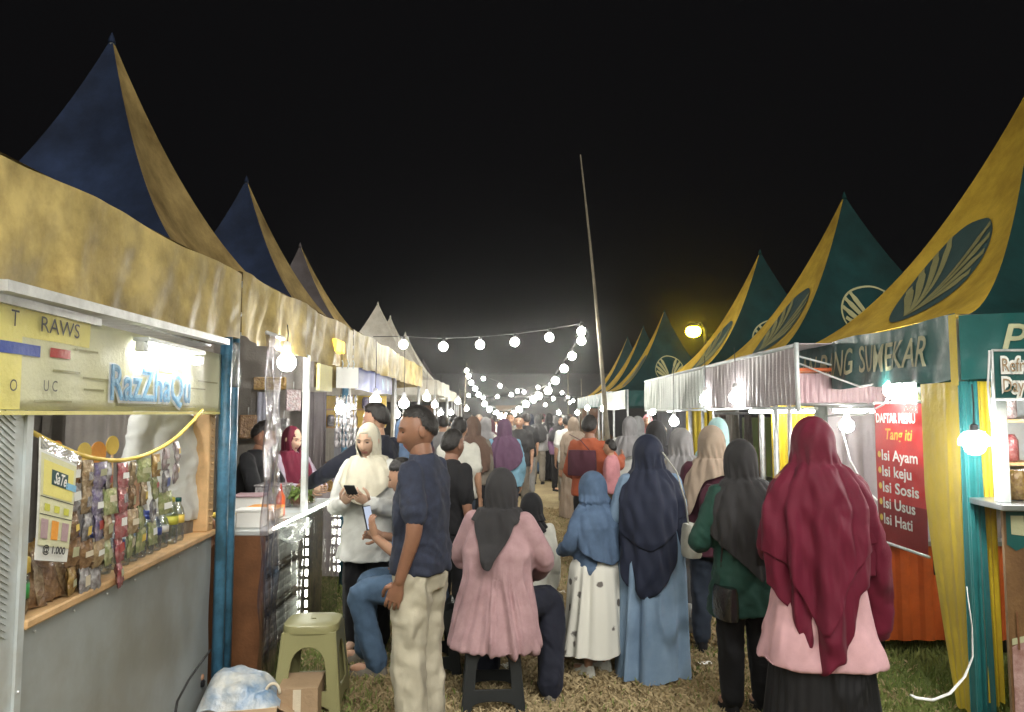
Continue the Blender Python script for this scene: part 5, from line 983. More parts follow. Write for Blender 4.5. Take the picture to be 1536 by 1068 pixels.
def person(label, x, y, rot, H=1.58, build=1.0, near=True, group=None, pose=None, seat=None, lean=0.0, skin='skin', top=None, bottom=None, hijab=None, hair=None, shoes='cloth_black', hrot=0.0, htilt=0.0, arms='both', seed=1, z0=0.0, curl=(0.5, 0.5), palm=None, fingers=True, moustache=False):
    U = H; rt = empty('person', (x, y, z0), R(rot)); tag(rt, label, 'person', group); vox = 0.012 if near else 0.02; pose = pose or {}
    dz = 0.0 if seat is None else (seat + 0.052 * U) - 0.50 * U; ca, sa = math.cos(R(lean)), math.sin(R(lean)); hz = 0.50 * U
    def T(p):
        p = np.array(p, float); yy, zz = p[1], p[2] - hz; return np.array([p[0], yy * ca + max(zz, -0.1) * sa, hz + zz * ca - yy * sa * (zz > 0) + dz])
    J = dict(neck=T((0, -0.005 * U, 0.845 * U)), head=T((0, 0.014 * U, 0.924 * U)))
    for s, k in ((-1, 'L'), (1, 'R')):
        J['sh' + k] = T((s * 0.099 * U * build ** 0.5, -0.005 * U, 0.806 * U)); J['el' + k] = T((s * 0.128 * U * build ** 0.4, -0.02 * U, 0.630 * U)); J['wr' + k] = T((s * 0.132 * U * build ** 0.4, 0.025 * U, 0.488 * U)); J['hip' + k] = np.array([s * 0.052 * U, 0, hz + dz])
        if seat is None: J['kn' + k] = np.array([s * 0.058 * U, 0.012 * U, 0.275 * U]); J['an' + k] = np.array([s * 0.062 * U, -0.008 * U, 0.045 * U])
        else: J['kn' + k] = np.array([s * 0.075 * U, 0.245 * U, hz + dz + 0.005 * U]); J['an' + k] = np.array([s * 0.075 * U, 0.235 * U, 0.045 * U])
    for k, v in pose.items(): J[k] = np.array(v, float) * U
    hs = (U / 1.62) ** 0.7 * 1.02; hc = J['head']
    # ---- body: head, neck, trunk, arms, legs in one skin
    mb = MB(); loft(mb, torso_rings(U, [(0.47, 0, 0.07, 0.05), (0.53, 0, 0.085, 0.058), (0.61, 0, 0.075, 0.05), (0.72, 0, 0.088, 0.056), (0.79, 0, 0.092, 0.05), (0.83, -0.003, 0.06, 0.04)], T))
    limb(mb, [J['neck'] - (0, 0, 0.03 * U), hc - (0, 0.006 * U, 0.04 * U)], [0.037 * U, 0.034 * U])
    for k in 'LR':
        limb(mb, [J['sh' + k], J['el' + k], J['wr' + k]], [0.027 * U, 0.025 * U, 0.0165 * U]); limb(mb, [J['hip' + k], J['kn' + k], J['an' + k]], [0.046 * U, 0.033 * U, 0.022 * U])
        a_ = J['an' + k]; mb.ball((a_[0], a_[1] + 0.045 * U, a_[2] - 0.02 * U), (0.026 * U, 0.068 * U, 0.022 * U), 10, 7)
    me = remesh(mb, 0.014 if near else 0.022, 2); v, f = mesh_arrays(me); bpy.data.meshes.remove(me)
    B = MB(); B.add(v, f, 0)
    hv = rot_pts(HEAD[0] * hs, R(htilt), R(hrot)); hv = hv + hc; n0 = B.n; B.v.append(hv); B.f += [tuple(i + n0 for i in q) for q in HEAD[1]]; B.m += HEAD[2]; B.n += len(hv)
    HM = Matrix.Translation(Vector(hc)) @ Matrix.Rotation(R(hrot), 4, 'Z') @ Matrix.Rotation(-R(htilt), 4, 'X')
    for s in (-1, 1):
        e_ = MB().ball((0, 0, 0), (0.010, 0.020, 0.032), 10, 8); B.add(xf(e_.v[0] * hs + np.array((s * 0.073, -0.004, -0.006)) * hs, HM), e_.f, 0)
    if fingers:
        for i, k in enumerate('LR'):
            w_, e_ = J['wr' + k], J['el' + k]; s = -1 if k == 'L' else 1; d_ = w_ - e_
            if palm and k in palm: d_, n_, sd = palm[k]
            else: n_, sd = np.array([-s, 0.25, 0.0]), None
            dn = np.array(d_, float); dn /= np.linalg.norm(dn); nn = np.array(n_, float); nn -= dn * (nn @ dn); sv = np.cross(dn, nn)
            if sd is None: sd = 1 if sv[1] > 0 else -1
            hand(B, w_, d_, n_, sd, U / 1.66, curl[i])
    B.build('body', [skin, 'lips'], rt)
    if not hijab or hijab.get('open', False):
        for s in (-1, 1):
            ev = MB().ball((0, 0, 0), (0.0135, 0.004, 0.0042), 10, 6); MB().add(xf((ev.v[0] + np.array((s * 0.031, 0.0802, 0.009))) * hs, HM), ev.f).build('eye', 'eye', rt)
            bw = MB().tube([(s * 0.015, 0.089, 0.030), (s * 0.030, 0.0875, 0.035), (s * 0.048, 0.077, 0.030)], [0.0018, 0.0024, 0.0012], 6); MB().add(xf(bw.v[0] * hs, HM), bw.f).build('eyebrow', 'hair', rt)
        if moustache:
            bw = MB().tube([(-0.02, 0.0885, -0.053), (0, 0.0945, -0.047), (0.02, 0.0885, -0.053)], [0.002, 0.004, 0.002], 6); MB().add(xf(bw.v[0] * hs, HM), bw.f).build('moustache', 'hair', rt)
    # ---- clothes
    if bottom:
        bm_, kind = bottom['mat'], bottom.get('kind', 'trousers'); lo = bottom.get('loose', 1.0)
        if kind == 'trousers':
            mb = MB(); loft(mb, torso_rings(U, [(0.455, 0, 0.075 * lo ** .3, 0.068), (0.50, -0.002, 0.095 * build, 0.072), (0.55, 0, 0.086 * build, 0.062), (0.585, 0.0, 0.078 * build, 0.054)], T))
            hem = bottom.get('hem', 0.055)
            for k in 'LR':
                a_ = J['an' + k].copy(); kn = J['kn' + k]; tt = 1.0
                if seat is None: a_[2] = hem * U
                limb(mb, [J['hip' + k], kn, a_], [0.058 * U * lo ** .5 * build ** .5, 0.044 * U * lo, 0.036 * U * lo ** 1.4], n=8)
            cloth_obj('trousers', mb, bm_, rt, vox, wrinkle(bottom.get('wr', 0.007), 3.0, seed, (1, 1, 2.4)))
        else:
            z1, z0_ = bottom.get('top', 0.60) * U, bottom.get('hem', 0.02) * U; rx, ry = bottom.get('w', (0.15, 0.12)); k = bottom.get('k', 16); am = bottom.get('amp', 0.014)
            aa = np.linspace(0, 2 * np.pi, 128, endpoint=False); rows = []
            for t in np.linspace(0, 1, 26):
                z = z1 + (z0_ - z1) * t; q = np.interp(t, [0, 0.18, 1], [0.0, 0.45, 1.0]); fx, fy = (0.088 * build + (rx - 0.088) * q) * U, (0.064 * build + (ry - 0.064) * q) * U
                fo = am * min(1, t * 2.2) * (0.75 + 0.35 * np.sin(3 * aa + 2 * t + seed)) * (np.arcsin(0.95 * np.sin(k * aa + 1.8 * np.sin(3 * aa + seed) + 0.8 * t)) + 0.5 * np.sin(k * 1.9 * aa + seed + t)) + 0.008 * np.sin(2 * aa + 5 * t + seed)
                rows.append(np.stack([(fx + fo) * np.cos(aa), (fy + fo) * np.sin(aa) + bottom.get('sh', 0.0) * t, np.full(128, z + dz) + 0.006 * np.sin(5 * aa + seed) * t], 1))
            MB().grid(np.stack(rows), closed=True).build('skirt', bm_, rt)
    if top:
        tm = top['mat']; lo = top.get('loose', 1.0); hem = top.get('hem', 0.50); hw = top.get('flare', 1.0); b = build * lo
        rg = [(hem, top.get('hy', 0), 0.103 * b * hw, 0.074 * b * hw)]
        if hem < 0.49: rg.append((0.5 * (hem + 0.52), top.get('hy', 0) * 0.5, 0.102 * b * (1 + hw) / 2, 0.074 * b * (1 + hw) / 2))
        rg += [(0.53, 0, 0.103 * b, 0.077 * b), (0.61, 0, 0.094 * b, 0.067 * b), (0.70, 0, 0.099 * b, 0.070 * b), (0.77, -0.004, 0.103 * build, 0.066 * build), (0.815, -0.006, 0.090 * build ** .5, 0.050), (0.840, -0.006, 0.058, 0.044), (0.854, -0.004, 0.044, 0.042)]
        mb = MB(); loft(mb, torso_rings(U, rg, T)); sl = top.get('sleeve', 'long'); sw = top.get('sw', 1.0)
        for k in top.get('arms', 'LR'):
            S_, E, W_ = J['sh' + k], J['el' + k], J['wr' + k]
            if sl == 'short': limb(mb, [S_, S_ + (E - S_) * 0.78], [0.038 * U * sw, 0.040 * U * sw])
            elif sl == 'long': limb(mb, [S_, E, W_ - (W_ - E) * 0.02], [0.036 * U * sw ** .4, 0.035 * U * sw, 0.024 * U * sw * top.get('cuff', 1.0)])
        ff = top.get('fold') or wrinkle(top.get('wr', 0.006), 3.2, seed + 3, (1, 1, 1.6))
        cloth_obj('blouse' if hijab else 'shirt', mb, tm, rt, vox, ff)
    if shoes and not (bottom and bottom.get('noshoes')):
        for k in 'LR':
            a_ = J['an' + k]; sc = U / 1.62
            if a_[2] > 0.2 * U: continue
            rw = []; an = np.arange(16) * 2 * np.pi / 16
            for z, kx, ky, oy in ((0, 1.0, 1.0, 0.055), (0.02, 1.05, 1.03, 0.055), (0.045, 0.95, 0.88, 0.045), (0.07, 0.72, 0.55, 0.012), (0.085, 0.62, 0.42, 0.0)):
                rw.append(np.stack([a_[0] + 0.043 * kx * sc * np.cos(an), a_[1] + (oy + 0.120 * ky * np.sin(an)) * sc, np.full(16, max(0.0, a_[2] - 0.045 * U) + z * sc)], 1))
            q = MB(); loft(q, rw); q.build('shoe', shoes, rt)
    if hair:
        v, F, _, d = HEAD; hl = hair.get('line', 0.055); x_, y_, z_ = v.T
        lim = np.where(y_ > 0.0, hl + 0.25 * np.clip(y_, 0, .1) - 0.010 * np.abs(x_) / 0.07 * 1.0, np.interp(y_, [-0.08, -0.03, 0.0], [hair.get('nape', -0.055), -0.02, 0.03]))
        msk = z_ > lim; th = np.clip((z_ - lim) / 0.02, 0, 1) * hair.get('t', 0.010)
        nn = d / np.linalg.norm(d, axis=1)[:, None]; P = v + nn * (th + 0.0015 + 0.002 * nz(v, 22, seed) * np.clip((z_ - lim) / 0.02, 0, 1))[:, None]
        Fk = [q for q in F if all(msk[i] for i in q)]; MB().add(xf(P * hs, HM), Fk).build('hair', 'hair', rt)
    if hijab: make_hijab(rt, hijab, U, hs, hc, J, HM, R(hrot), seed, near)
    return rt, J
def make_hijab(rt, h, U, hs, hc, J, HM, hr, seed, near):
    n = 150 if near else 72; m = 50 if near else 30; a = np.linspace(0, 2 * np.pi, n, endpoint=False); deg = np.degrees(a)
    kk = sorted(h['hem']); kd = np.array([q[0] for q in kk] + [kk[0][0] + 360.0]); kz = np.array([q[1] for q in kk] + [kk[0][1]]); hem = np.interp(np.where(deg < kd[0], deg + 360, deg), kd, kz)
    for _ in range(h.get('soft', 5 if near else 2)): hem = (np.roll(hem, 1) + 2 * hem + np.roll(hem, -1)) / 4
    sz = J['neck'][2]; cx, cy, cz = hc; w = h.get('w', 1.0); lw = h.get('low', (0.135, 0.105)); lw = lw if h.get('slim') else (max(lw[0], 0.142), max(lw[1], 0.118)); zmin = hem.min(); ny = J['neck'][1]
    hx, hy = (0.079 if h.get('open') else 0.084) * hs * h.get('hw', 1.0), 0.104 * hs * h.get('hw', 1.0); htop = 0.126 * hs; cy -= 0.012 * hs if h.get('open') else 0
    dy = h.get('dy', 0.0)
    # key levels from head centre down: z, rx, ry, yc
    K = [(cz, hx, hy, cy), (cz - 0.05 * hs, hx * 1.0, hy * 0.99, cy - 0.002), (cz - 0.105 * hs, hx * h.get('neckw', 0.96), hy * 0.88, cy - 0.012), (sz + 0.01, 0.082 * U * w, 0.066 * U * w, ny), (sz - 0.045 * U, 0.122 * U * w, 0.086 * U * w, ny - 0.004), (sz - 0.11 * U, 0.143 * U * w, 0.108 * U * w, ny), (min(sz - 0.15 * U, zmin + 0.05), lw[0] * U, lw[1] * U, ny + dy), (zmin - 0.05, lw[0] * U * h.get('tip', 1.0), lw[1] * U * h.get('tip', 1.0), ny + dy)]
    K = sorted(K, key=lambda q: q[0]); Kz = np.array([q[0] for q in K]); g = np.random.default_rng(seed); ph = g.random(6) * 6.28
    rows = []; rz = []
    for p in np.linspace(0.03, math.pi / 2, 9)[:-1]:
        lx, ly = hx * math.sin(p), hy * math.sin(p); rows.append(np.stack([cx + lx * np.cos(a), cy + ly * np.sin(a), np.full(n, cz + htop * math.cos(p))], 1))
    amp = h.get('amp', 0.014); k = h.get('k', 9)
    for t in np.linspace(0, 1, m):
        z = cz + (hem - cz) * t; z = cz - (cz - hem) * (t ** 0.9)
        rx = np.interp(z, Kz, [q[1] for q in K]); ry = np.interp(z, Kz, [q[2] for q in K]); yc = np.interp(z, Kz, [q[3] for q in K]); xc = np.interp(z, [sz, cz], [J['neck'][0] + h.get('dx', 0), cx])
        dd = np.clip((cz - 0.04 - z) / 0.35, 0, 1) ** 0.8
        fo = amp * dd * (0.7 + 0.4 * np.sin(2 * a + 4 * z + ph[5])) * (np.arcsin(0.94 * np.sin(k * a + ph[0] + 1.9 * np.sin(2 * a + ph[1]) + 1.2 * (cz - z))) + 0.6 * np.sin(1.7 * k * a + ph[2] - 2 * (cz - z)) + 0.35 * np.sin(3.1 * k * a + ph[3]))
        fo += 0.0035 * np.sin(14 * a + ph[4] + 30 * z) * np.clip((cz + 0.02 - z) / 0.1, 0, 1)
        rows.append(np.stack([xc + (rx + fo) * np.cos(a), yc + (ry + fo) * np.sin(a), z], 1))
    P = np.stack(rows); P[:, :, :] = P
    # turn the head part with the head
    tw = np.clip((P[..., 2] - (cz - 0.16 * hs)) / (0.10 * hs), 0, 1) * hr; X, Y = P[..., 0] - cx, P[..., 1] - cy; P[..., 0], P[..., 1] = cx + X * np.cos(tw) - Y * np.sin(tw), cy + X * np.sin(tw) + Y * np.cos(tw)
    ctr = (P[:-1] + P[1:]) / 2; L_ = np.array(HM.inverted().to_3x3()); q = (ctr - np.array(hc)) @ L_.T / hs
    keep = ~(((q[..., 0] / 0.061) ** 2 + ((q[..., 2] + 0.014) / 0.084) ** 2 < 1) & (q[..., 1] > 0.02))
    MB().grid(P, closed=True, keep=keep).build('hijab', h['mat'], rt, solid=0.004)
    if h.get('layer'):
        h2 = dict(h, hem=h['layer'], layer=None, hw=h.get('hw', 1.0) * 1.035, neckw=h.get('neckw', 0.96) * 1.02, w=h.get('w', 1.0) * 1.03, low=(lw[0] * 1.04, lw[1] * 1.05), slim=True); make_hijab(rt, h2, U, hs, hc, J, HM, hr, seed + 0, near)
def bag(parent_xyz, rz, w, h, d, mat, label, strap=None, smat=None):
    rt = empty('handbag', parent_xyz, rz); tag(rt, label, 'bag')
    mb = MB(); rr = []; a = np.arange(24) * 2 * np.pi / 24
    for z, s in ((0, 0.82), (0.02, 1.0), (h * 0.5, 1.0), (h * 0.85, 0.86), (h, 0.62)):
        q = (np.abs(np.cos(a)) ** 4 + np.abs(np.sin(a)) ** 4) ** (-0.25); rr.append(np.stack([d / 2 * s * q * np.cos(a), w / 2 * (0.9 + 0.1 * s) * q * np.sin(a), np.full(24, z)], 1))
    loft(mb, rr); mb.build('bag_body', mat, rt)
    if strap: MB().tube(strap, 0.009, 6, flat=0.4).build('strap', smat or mat, rt)
    return rt
def phone(p, ax, ay, label):
    m = frame(p, ax, ay); rt = empty('phone', p); tag(rt, label, 'phone'); m.translation = (0, 0, 0)
    q = MB(); q.box((-0.037, -0.076, -0.005), (0.037, 0.076, 0.004), bev=0.003, mat=m); q.build('case', 'cloth_black', rt, smooth=False)
    q = MB(); q.box((-0.033, -0.070, 0.0045), (0.033, 0.070, 0.006), mat=m); q.build('screen', 'phone_screen', rt, smooth=False)
ME('phone_screen', (0.7, 0.8, 1.0), 0.5, (0.02, 0.02, 0.03))
def X_(u, Y, z=0.9):
    return (u - 768) / FPX * (Y * math.cos(TH) + (z - CAMZ) * math.sin(TH))

# --- the man in navy
y_ = 3.84; person('man in navy T-shirt and cream trousers standing sideways with arm hanging', X_(632, y_, 1.0), y_, 72, 1.66, 1.0, skin='skin_tan', hrot=36, htilt=13, seed=2,
    top=dict(mat='cloth_navymottle', sleeve='short', hem=0.505, loose=1.10, wr=0.009), bottom=dict(mat='cloth_cream', loose=1.2, wr=0.013), hair=dict(line=0.068, t=0.010, nape=-0.06), moustache=False, shoes='cloth_brown',
    pose=dict(elL=(-0.135, -0.045, 0.645), wrL=(-0.128, 0.01, 0.492), elR=(0.14, -0.0, 0.645), wrR=(0.125, 0.09, 0.53)), curl=(0.55, 0.6))
# --- maroon khimar
y_ = 3.72; person('woman in long maroon hijab over pink tunic and black pleated skirt, seen from behind', X_(1226, y_, 1.0), y_, -4, 1.60, 1.08, seed=3,
    top=dict(mat='cloth_pinktunic', hem=0.275, flare=1.50, loose=1.12, sleeve='none', fold=gather(0.010, 7, 0.75, 0.44, 2)), bottom=dict(mat='cloth_blackskirt', kind='skirt', w=(0.165, 0.135), k=34, amp=0.008, hem=0.015),
    hijab=dict(mat='cloth_maroon', hem=[(0, .84), (40, .80), (90, .78), (140, .80), (170, .86), (200, .80), (225, .66), (246, .45), (254, .42), (262, .46), (270, .50), (278, .50), (290, .60), (303, .78), (325, .86)], w=1.02, low=(0.156, 0.138), slim=True, tip=0.98, amp=0.024, k=7, soft=3, hw=1.14, neckw=1.12, layer=[(0, 1.02), (90, 1.0), (180, 1.0), (215, .92), (240, .74), (256, .60), (268, .66), (285, .84), (320, .98)]),
    pose=dict(elR=(0.165, 0.0, 0.60), wrR=(0.185, 0.07, 0.46), elL=(-0.15, 0.03, 0.62), wrL=(-0.10, 0.14, 0.58)), fingers=True)
rt_ = bpy.data.objects['person.001']; U = 1.60
mb = MB(); limb(mb, [np.array((0.11, 0, 0.79)) * U, np.array((0.165, 0.0, 0.60)) * U, np.array((0.188, 0.05, 0.36)) * U], [0.045 * U, 0.050 * U, 0.050 * U]); limb(mb, [np.array((-0.10, 0, 0.79)) * U, np.array((-0.13, 0.03, 0.62)) * U, np.array((-0.11, 0.12, 0.57)) * U], [0.042 * U, 0.046 * U, 0.04 * U])
cloth_obj('wide_sleeves', mb, 'cloth_maroon', rt_, 0.012, wrinkle(0.009, 2.6, 4, (1.6, 1.6, 0.8)))
# --- black hijab, green blouse
y_ = 4.22; person('woman in black hijab and dark green blouse with black trousers, seen from behind', X_(1116, y_, 0.9), y_, 8, 1.47, 1.0, seed=5,
    top=dict(mat='cloth_forest', hem=0.36, flare=1.25, loose=1.15, sw=1.3, cuff=1.3, wr=0.010), bottom=dict(mat='cloth_black', loose=1.15), hijab=dict(mat='cloth_charcoal', hem=[(0, 1.0), (90, 1.0), (180, 0.98), (220, 0.90), (255, 0.80), (275, 0.72), (300, 0.84), (330, 0.96)], low=(0.13, 0.10), amp=0.012, k=7, hw=1.08, neckw=1.02),
    pose=dict(elL=(-0.165, 0.02, 0.62), wrL=(-0.12, 0.15, 0.60), elR=(0.16, 0.02, 0.62), wrR=(0.10, 0.15, 0.60)))
bag((X_(1086, 4.12, 0.7), 4.10, 0.53), R(20), 0.16, 0.17, 0.09, 'leather', 'glossy black shoulder bag at the green blouse woman\'s hip', [(0, 0.05, 0.15), (0.02, 0.04, 0.42), (0.06, 0.06, 0.62)]) if M('leather', (0.012, 0.012, 0.012), 0.22, bump=0.2, spec=0.8) else 0
# --- navy khimar, pale blue dress
y_ = 4.80; person('woman in long navy hijab and pale blue full length dress', X_(975, y_, 0.9), y_, 6, 1.48, 1.05, seed=7,
    bottom=dict(mat='cloth_paleblue', kind='skirt', top=0.75, w=(0.150, 0.13), k=7, amp=0.020, hem=0.012), top=dict(mat='cloth_paleblue', hem=0.5, loose=1.0, sw=1.1, wr=0.008),
    hijab=dict(mat='cloth_navyhijab', hem=[(0, .78), (90, .75), (150, .78), (190, .70), (215, .56), (240, .50), (262, .52), (285, .60), (310, .72), (340, .80)], w=0.98, low=(0.138, 0.122), slim=True, tip=0.85, amp=0.016, k=6, hw=1.15, neckw=1.10, layer=[(0, 1.0), (90, 1.0), (180, .95), (220, .84), (255, .78), (290, .86), (330, .98)]),
    pose=dict(elL=(-0.15, 0.03, 0.63), wrL=(-0.09, 0.14, 0.60), elR=(0.15, 0.03, 0.63), wrR=(0.09, 0.14, 0.6)))
bx = X_(1031, 4.78, 0.8); bag((bx, 4.74, 0.74), R(15), 0.19, 0.20, 0.11, 'cloth_offwhite', 'cream handbag with thin strap hanging by the navy hijab', [(0.0, 0, 0.19), (-0.03, -0.02, 0.34), (-0.085, -0.02, 0.52), (-0.16, 0.02, 0.64)])
# --- girl in denim hijab and floral skirt
y_ = 4.86; person('girl in denim blue hijab and white floral skirt, hands folded', X_(893, y_, 0.7), y_, 40, 1.24, 1.05, seed=9, skin='skin',
    top=dict(mat='cloth_denim', hem=0.50, loose=1.15, sw=1.35, wr=0.007), bottom=dict(mat='cloth_floral', kind='skirt', top=0.62, w=(0.19, 0.165), k=9, amp=0.012, hem=0.12), hijab=dict(mat='cloth_denim', hem=[(0, .80), (90, .80), (180, .80), (230, .72), (270, .68), (320, .76)], w=1.1, low=(0.15, 0.12), amp=0.010, k=7, hw=1.12, neckw=1.05), shoes='cloth_offwhite',
    pose=dict(elL=(-0.16, 0.03, 0.64), wrL=(-0.055, 0.19, 0.585), elR=(0.17, 0.02, 0.64), wrR=(0.04, 0.185, 0.58)), curl=(0.9, 0.9))
# --- seated woman in pink blouse
y_ = 4.40; person('seated woman in pink gathered blouse and black hijab, back turned', X_(750, y_, 0.7) - 0.02, y_, -14, 1.56, 1.0, seat=0.44, lean=7, seed=11,
    top=dict(mat='cloth_pinkblouse', hem=0.365, flare=1.22, loose=1.36, sw=1.15, cuff=1.2, hy=-0.03, fold=gather(0.014, 21, 0.80, 0.60, 3)), bottom=dict(mat='cloth_darknavy', loose=1.25), shoes='cloth_taupe',
    hijab=dict(mat='cloth_charcoal', hem=[(0, 1.02), (90, 1.0), (180, 1.02), (228, 1.0), (248, .88), (260, .77), (274, .75), (288, .87), (306, .98), (335, 1.02)], w=0.98, low=(0.120, 0.150), tip=1.0, amp=0.009, k=7, soft=3, hw=1.10, slim=True, dy=-0.012),
    pose=dict(knR=(0.175, 0.17, 0.335), anR=(0.19, 0.05, 0.045), knL=(-0.10, 0.24, 0.335), anL=(-0.09, 0.20, 0.045), elL=(-0.165, 0.06, 0.50), wrL=(-0.09, 0.19, 0.42), elR=(0.175, 0.05, 0.50), wrR=(0.11, 0.19, 0.42)))
# --- child behind her
y_ = 5.35; person('child in black hijab and cream top sitting beyond the pink blouse', X_(797, y_, 0.8), y_, -8, 1.22, 1.05, seat=0.38, seed=13, top=dict(mat='cloth_offwhite', hem=0.44, flare=1.2, loose=1.15, sw=1.2), bottom=dict(mat='cloth_taupe', loose=1.2), hijab=dict(mat='cloth_black', hem=[(0, .86), (90, .84), (180, .86), (230, .80), (270, .76), (310, .80)], low=(0.13, 0.1), amp=0.009, hw=1.12, neckw=1.05))
st_ = stool((X_(797, 5.33, 0.2), 5.33, 0), 0.2, 0.38, 0.33, 'black_plastic', 'low black stool under the child in cream')
# --- seated person in jeans behind the man
y_ = 4.92; Js = person('seated person in blue polo and jeans holding up a phone', -0.56, y_, 84, 1.64, 1.05, seat=0.44, lean=10, seed=15, skin='skin', top=dict(mat='cloth_bluepolo', sleeve='short', hem=0.44, loose=1.08), bottom=dict(mat='cloth_jeans', loose=1.15), hair=dict(line=0.05, t=0.012), shoes='cloth_taupe', htilt=18,
    pose=dict(knL=(-0.10, 0.24, 0.315), anL=(-0.09, 0.16, 0.045), knR=(0.08, 0.26, 0.315), anR=(0.06, 0.25, 0.045), elL=(-0.155, 0.06, 0.455), wrL=(-0.12, 0.165, 0.52), elR=(0.15, 0.06, 0.46), wrR=(0.05, 0.19, 0.50)), curl=(0.8, 0.8), palm={'L': ((0.0, 0.35, 1.0), (0.9, -0.5, 0.2), None)})[1]
wl = Matrix.Rotation(R(84), 3, 'Z') @ Vector(Js['wrL']) + Vector((-0.56, y_, 0)); phone(wl + Vector((-0.05, 0.03, 0.115)), (0.5, 1, 0), (-0.3, 0, 1), 'dark phone held up by the seated person in blue')
# --- woman in cream hijab facing us with a phone
y_ = 5.30; xw = X_(553, y_, 1.2); Jw = person('woman in cream hijab and white top looking down at her phone', xw, y_, 172, 1.55, 0.96, seed=17, skin='skin_fair', htilt=16, hrot=-6,
    top=dict(mat='cloth_whitetop', hem=0.40, flare=1.28, loose=1.15, sw=1.25, wr=0.008), bottom=dict(mat='cloth_black', loose=1.15), hijab=dict(mat='cloth_creamhijab', open=True, hem=[(0, 1.18), (45, 1.10), (75, 1.02), (90, 1.0), (110, 1.03), (140, 1.12), (180, 1.18), (270, 1.05)], w=0.96, low=(0.125, 0.095), amp=0.010, k=6, hw=1.03),
    pose=dict(elL=(-0.155, 0.0, 0.615), wrL=(-0.055, 0.165, 0.665), elR=(0.155, 0.0, 0.615), wrR=(0.055, 0.165, 0.665)), curl=(0.85, 0.85), palm={'L': ((0.5, 0.55, 0.45), (0.6, -0.3, 0.75), None), 'R': ((-0.5, 0.55, 0.45), (-0.6, -0.3, 0.75), None)})[1]
mw = Matrix.Rotation(R(172), 3, 'Z'); pw = mw @ Vector(((Jw['wrL'] + Jw['wrR']) / 2)) + Vector((xw, y_, 0)) + mw @ Vector((0, 0.075, 0.075)); phone(pw, mw @ Vector((1, 0, 0)), mw @ Vector((0, 0.75, 0.65)), 'dark phone held in both hands by the cream hijab woman')
# --- man in black reaching to the stall
y_ = 5.95; person('man in dark shirt behind the cream hijab, reaching towards the food counter', X_(566, y_, 1.2), y_, 62, 1.70, 1.0, seed=19, skin='skin', top=dict(mat='cloth_darknavy', hem=0.50, loose=1.1, sw=1.2), bottom=dict(mat='cloth_darkjeans', loose=1.1), hair=dict(line=0.055, t=0.02), hrot=15, htilt=8,
    pose=dict(elL=(-0.17, 0.12, 0.70), wrL=(-0.16, 0.27, 0.63), elR=(0.13, 0.04, 0.64), wrR=(0.10, 0.15, 0.58)))
# --- vendors
person('snack vendor in pale shirt standing behind the carved wooden post', -1.83, 4.06, -110, 1.75, 0.98, seed=21, z0=0.18, top=dict(mat='cloth_whitetop', sleeve='short', hem=0.5, loose=1.1, wr=0.008), bottom=dict(mat='cloth_taupe'), hair=dict(line=0.05, t=0.014))
y_ = 6.85; person('food vendor in maroon hijab and lavender top behind the lit counter', -2.0, y_, -120, 1.50, 1.05, seed=23, skin='skin_fair', top=dict(mat='cloth_lavender', hem=0.46, loose=1.15, sw=1.2), bottom=dict(mat='cloth_black', kind='skirt'), hijab=dict(mat='cloth_maroon', open=True, hem=[(0, 1.05), (90, .98), (180, 1.05), (270, .95)], low=(0.14, 0.11), amp=0.01), htilt=15,
    pose=dict(elL=(-0.15, 0.08, 0.64), wrL=(-0.06, 0.22, 0.64), elR=(0.15, 0.08, 0.64), wrR=(0.05, 0.22, 0.64))) if C('lavender', (0.42, 0.36, 0.44)) else 0
y_ = 6.0; person('food vendor in dark shirt leaning over the tubs behind the vinyl sheet', -2.12, y_, -95, 1.58, 1.0, seed=25, skin='skin_tan', lean=12, top=dict(mat='cloth_black', sleeve='short', hem=0.5), bottom=dict(mat='cloth_darkjeans'), hair=dict(line=0.05, t=0.014), htilt=18, pose=dict(elL=(-0.16, 0.14, 0.63), wrL=(-0.09, 0.28, 0.60), elR=(0.16, 0.14, 0.63), wrR=(0.08, 0.28, 0.60)))
# --- right side middle distance
y_ = 5.30; person('woman in beige hijab with plum and rose backpack and dark jeans', X_(1070, y_, 0.9), y_, -12, 1.53, 1.0, seed=27, top=dict(mat='cloth_plum', hem=0.42, flare=1.1, loose=1.12, sw=1.15), bottom=dict(mat='cloth_darkjeans', loose=1.1), hijab=dict(mat='cloth_beige', hem=[(0, 1.12), (90, 1.1), (150, 1.05), (190, .95), (225, .92), (250, 1.16), (290, 1.2), (330, 1.18)], w=0.95, low=(0.12, 0.1), amp=0.012, hw=1.14, neckw=1.02), pose=dict(elL=(-0.165, 0.04, 0.62), wrL=(-0.11, 0.13, 0.56), elR=(0.16, 0.05, 0.63), wrR=(0.08, 0.16, 0.62)))
bp_ = empty('backpack', (X_(1078, 5.17, 1.0), 5.15, 0.98), R(-12)); tag(bp_, 'plum and rose backpack worn by the beige hijab woman', 'backpack')
mb = MB(); rr = []; a = np.arange(24) * 2 * np.pi / 24
for z, s in ((-0.16, 0.85), (-0.14, 1.0), (0.05, 1.0), (0.12, 0.9), (0.16, 0.6)): q = (np.abs(np.cos(a)) ** 4 + np.abs(np.sin(a)) ** 4) ** (-0.25); rr.append(np.stack([0.135 * s * q * np.cos(a), -0.0 + 0.07 * s * q * np.sin(a), np.full(24, z)], 1))
loft(mb, rr); mb.build('pack_body', 'cloth_plum', bp_); mb = MB(); mb.box((-0.02, -0.085, -0.12), (0.125, -0.06, 0.06), bev=0.012); mb.build('pack_pocket', 'cloth_rosepink', bp_, smooth=False); mb = MB(); mb.box((-0.075, -0.083, -0.15), (-0.045, -0.066, 0.12), bev=0.004); mb.build('buckle_strap', 'cloth_greyhijab', bp_, smooth=False)
